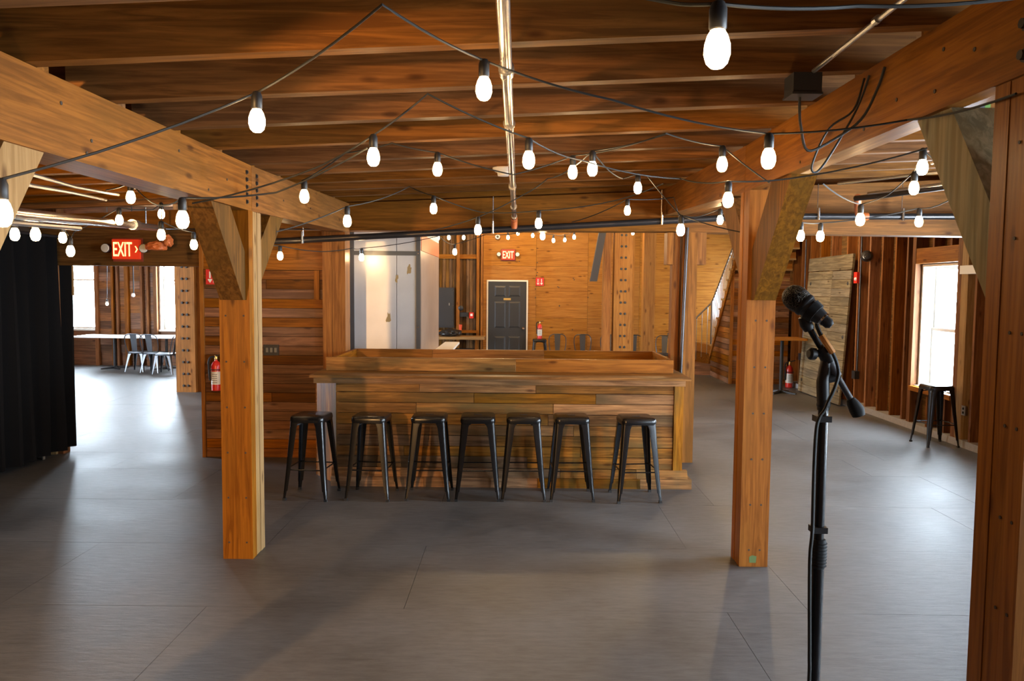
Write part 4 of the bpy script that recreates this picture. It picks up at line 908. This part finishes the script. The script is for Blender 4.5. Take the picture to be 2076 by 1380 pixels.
cord('cord dropping to the lone bulb in the left room', [(217, 391, 15.5), top(35)], .006)
o = MB().tube(at(271, 597, 18.2) + Vector((0, 0, 2.04)), at(271, 597, 18.2), .014, 8).build('pendant_lamp', M['black'], None); tag(o, 'dark drop rod with a white globe in the left room', 'lamp'); MB().lathe([(0, -.05), (.04, -.03), (.045, .0), (.03, .04), (0, .05)], at(270, 598, 18.2), 14).build('globe', M['white'], o, True)

# ------------------------------------------------------------------ microphone on a boom stand
D = 1.55
def P(px, py, d=0): return at(px, py, D + d)
ms = thing('microphone_stand', (.6, D, 0), 'black boom microphone stand in the right foreground', 'microphone stand')
px_ = P(1668, 860).x
MB().lathe([(.14, 0), (.14, .012), (.125, .022), (.03, .035), (.016, .05)], (px_, D, 0), 28).build('round_base', M['black_steel'], ms, True)
zc1 = P(1657, 1150).z; zc0 = P(1658, 1092).z; ztop = P(1670, 800).z
MB().tube((px_, D, .03), (px_, D, zc1), .0125, 14).build('lower_tube', M['black_steel'], ms, True)
gp = MB().lathe([(.013, zc1), (.0145, zc1 + .004), (.0165, (zc0 + zc1) / 2), (.0145, zc0 - .002), (.013, zc0)], (px_, D, 0), 16).build('clutch_grip', M['rubber'], ms, True)
for k in range(8):
    z = zc1 + (zc0 - zc1) * (k + .6) / 9; MB().lathe([(.0155, z), (.0172, z + .0015), (.0155, z + .003)], (px_, D, 0), 16).build('rib', M['rubber'], gp, True)
MB().tube((px_, D, zc0), (px_, D, ztop), .0100, 14).build('upper_tube', M['black_steel'], ms, True)
zr_ = P(1668, 812).z; MB().lathe([(.0125, 0), (.0135, .002), (.0135, .006), (.0125, .009), (.0135, .012), (.0125, .015)], (px_, D, zr_ - .012), 16).build('collar', M['black'], ms, True)
a, b = P(1672, 792), P(1676, 716)
MB().path([(px_, D, ztop - .03), P(1668, 775), P(1672, 745), P(1678, 716)], .011, 10, [.012, .0125, .011, .010]).build('yoke', M['black'], ms, True)
kb = MB().lathe([(.006, 0), (.006, .02), (.012, .022), (.0125, .032), (.008, .036)], P(1672, 718), 10, (-1, -.2, .05)).build('clamp_knob', M['black'], ms, True)
MB().lathe([(.013, -.012), (.0145, 0), (.013, .022)], P(1676, 722), 14, (P(1630, 645) - P(1735, 835)).normalized()).build('clamp_body', M['black'], ms, True)
b0, b1_ = P(1638, 660), P(1730, 818)
MB().tube(b0, P(1682, 735), .0062, 12).build('boom_front', M['black_steel'], ms, True)
MB().tube(P(1675, 722), P(1697, 762), .0095, 12).build('boom_sleeve', plain('grey_boom_sleeve', (.10, .10, .105), .35, .4), ms, True)
MB().tube(P(1690, 750), b1_, .0062, 12).build('boom_rear', plain('grey_boom_tube', (.09, .09, .095), .3, .5), ms, True)
MB().path([P(1678, 768), P(1692, 765), P(1700, 768)], .009, 10).build('cable_clamp', M['black'], ms, True)
MB().path([P(1724, 808), P(1728, 816), P(1737, 830), P(1741, 842)], .012, 12, [.008, .0115, .0145, .0125]).build('counterweight', M['rubber'], ms, True)
MB().path([P(1641, 668), P(1634, 656), P(1628, 642)], .011, 12, [.0105, .0125, .010]).build('clip_mount', M['black'], ms, True)
for y, w in ((848, .016), (1072, .016)):
    c = P(1660 if y > 900 else 1669, y); MB().box(px_ - .017, px_ + .013, D - .013, D + .013, c.z - .006, c.z + .006).build('cable_clip', M['black'], ms)
mic = thing('microphone', P(1630, 640), 'black handheld microphone with wire mesh head in the stand clip', 'microphone')
ax = (P(1652, 634, -.02) - P(1612, 603)).normalized(); c = P(1612, 603)
MB().lathe([(.0, -.0255), (.010, -.0235), (.018, -.018), (.0235, -.009), (.0252, .002), (.0245, .012), (.0225, .021)], c, 26, ax).build('mesh_head', M['grille'], mic, True)
MB().lathe([(.0232, .019), (.0238, .021), (.0238, .026), (.0225, .028)], c, 24, ax).build('head_ring', M['black'], mic, True)
MB().lathe([(.0215, .027), (.0195, .036), (.017, .05), (.0150, .062), (.0138, .068)], c, 22, ax).build('handle', plain('dark_grey_mic_body', (.045, .047, .05), .4), mic, True)
MB().lathe([(.0142, .066), (.0142, .070)], c, 20, ax).build('silver_band', M['chrome'], mic, True)
MB().lathe([(.0105, .070), (.0105, .082), (.006, .088)], c, 16, ax).build('plug', M['black'], mic, True)
cl_ = MB().path([P(1630, 645), P(1634, 634), P(1640, 628)], .008, 8).build('clip_stem', M['black'], ms, True)
MB().lathe([(.0225, .036), (.0205, .052)], c, 18, ax).build('clip_ring', M['rubber'], ms, True)
e0 = c + ax * .085
mc = thing('microphone_cable', e0, 'black microphone cable with an orange taped section, running down the stand', 'cable')
MB().path(smooth([e0, P(1657, 655), P(1660, 670, -.008), P(1666, 682, -.015)]), .0042, 8).build('upper_cable', M['cord'], mc, True)
MB().path(smooth([P(1665, 680, -.015), P(1675, 695, -.02), P(1688, 715, -.022)]), .0064, 8).build('orange_tape', M['tape'], mc, True)
MB().path(smooth([P(1687, 713, -.022), P(1696, 734, -.022), P(1700, 756, -.02), P(1696, 775, -.027), P(1688, 796, -.027), P(1680, 812, -.027), P(1672, 830, -.027), P(1660, 848, -.027), P(1654, 880, -.027), P(1650, 960, -.027), P(1647, 1072, -.027), P(1642, 1130, -.027), P(1641, 1230, -.027), P(1641, 1330, -.027), P(1638, 1430, -.027), (px_ - .03, D - .03, .5), (px_ - .05, D - .05, .10), (px_ - .12, D - .1, .05), (px_ - .2, D - .17, .012), (px_ - .3, D - .25, .006)]), .0036, 8).build('lower_cable', M['cord'], mc, True)
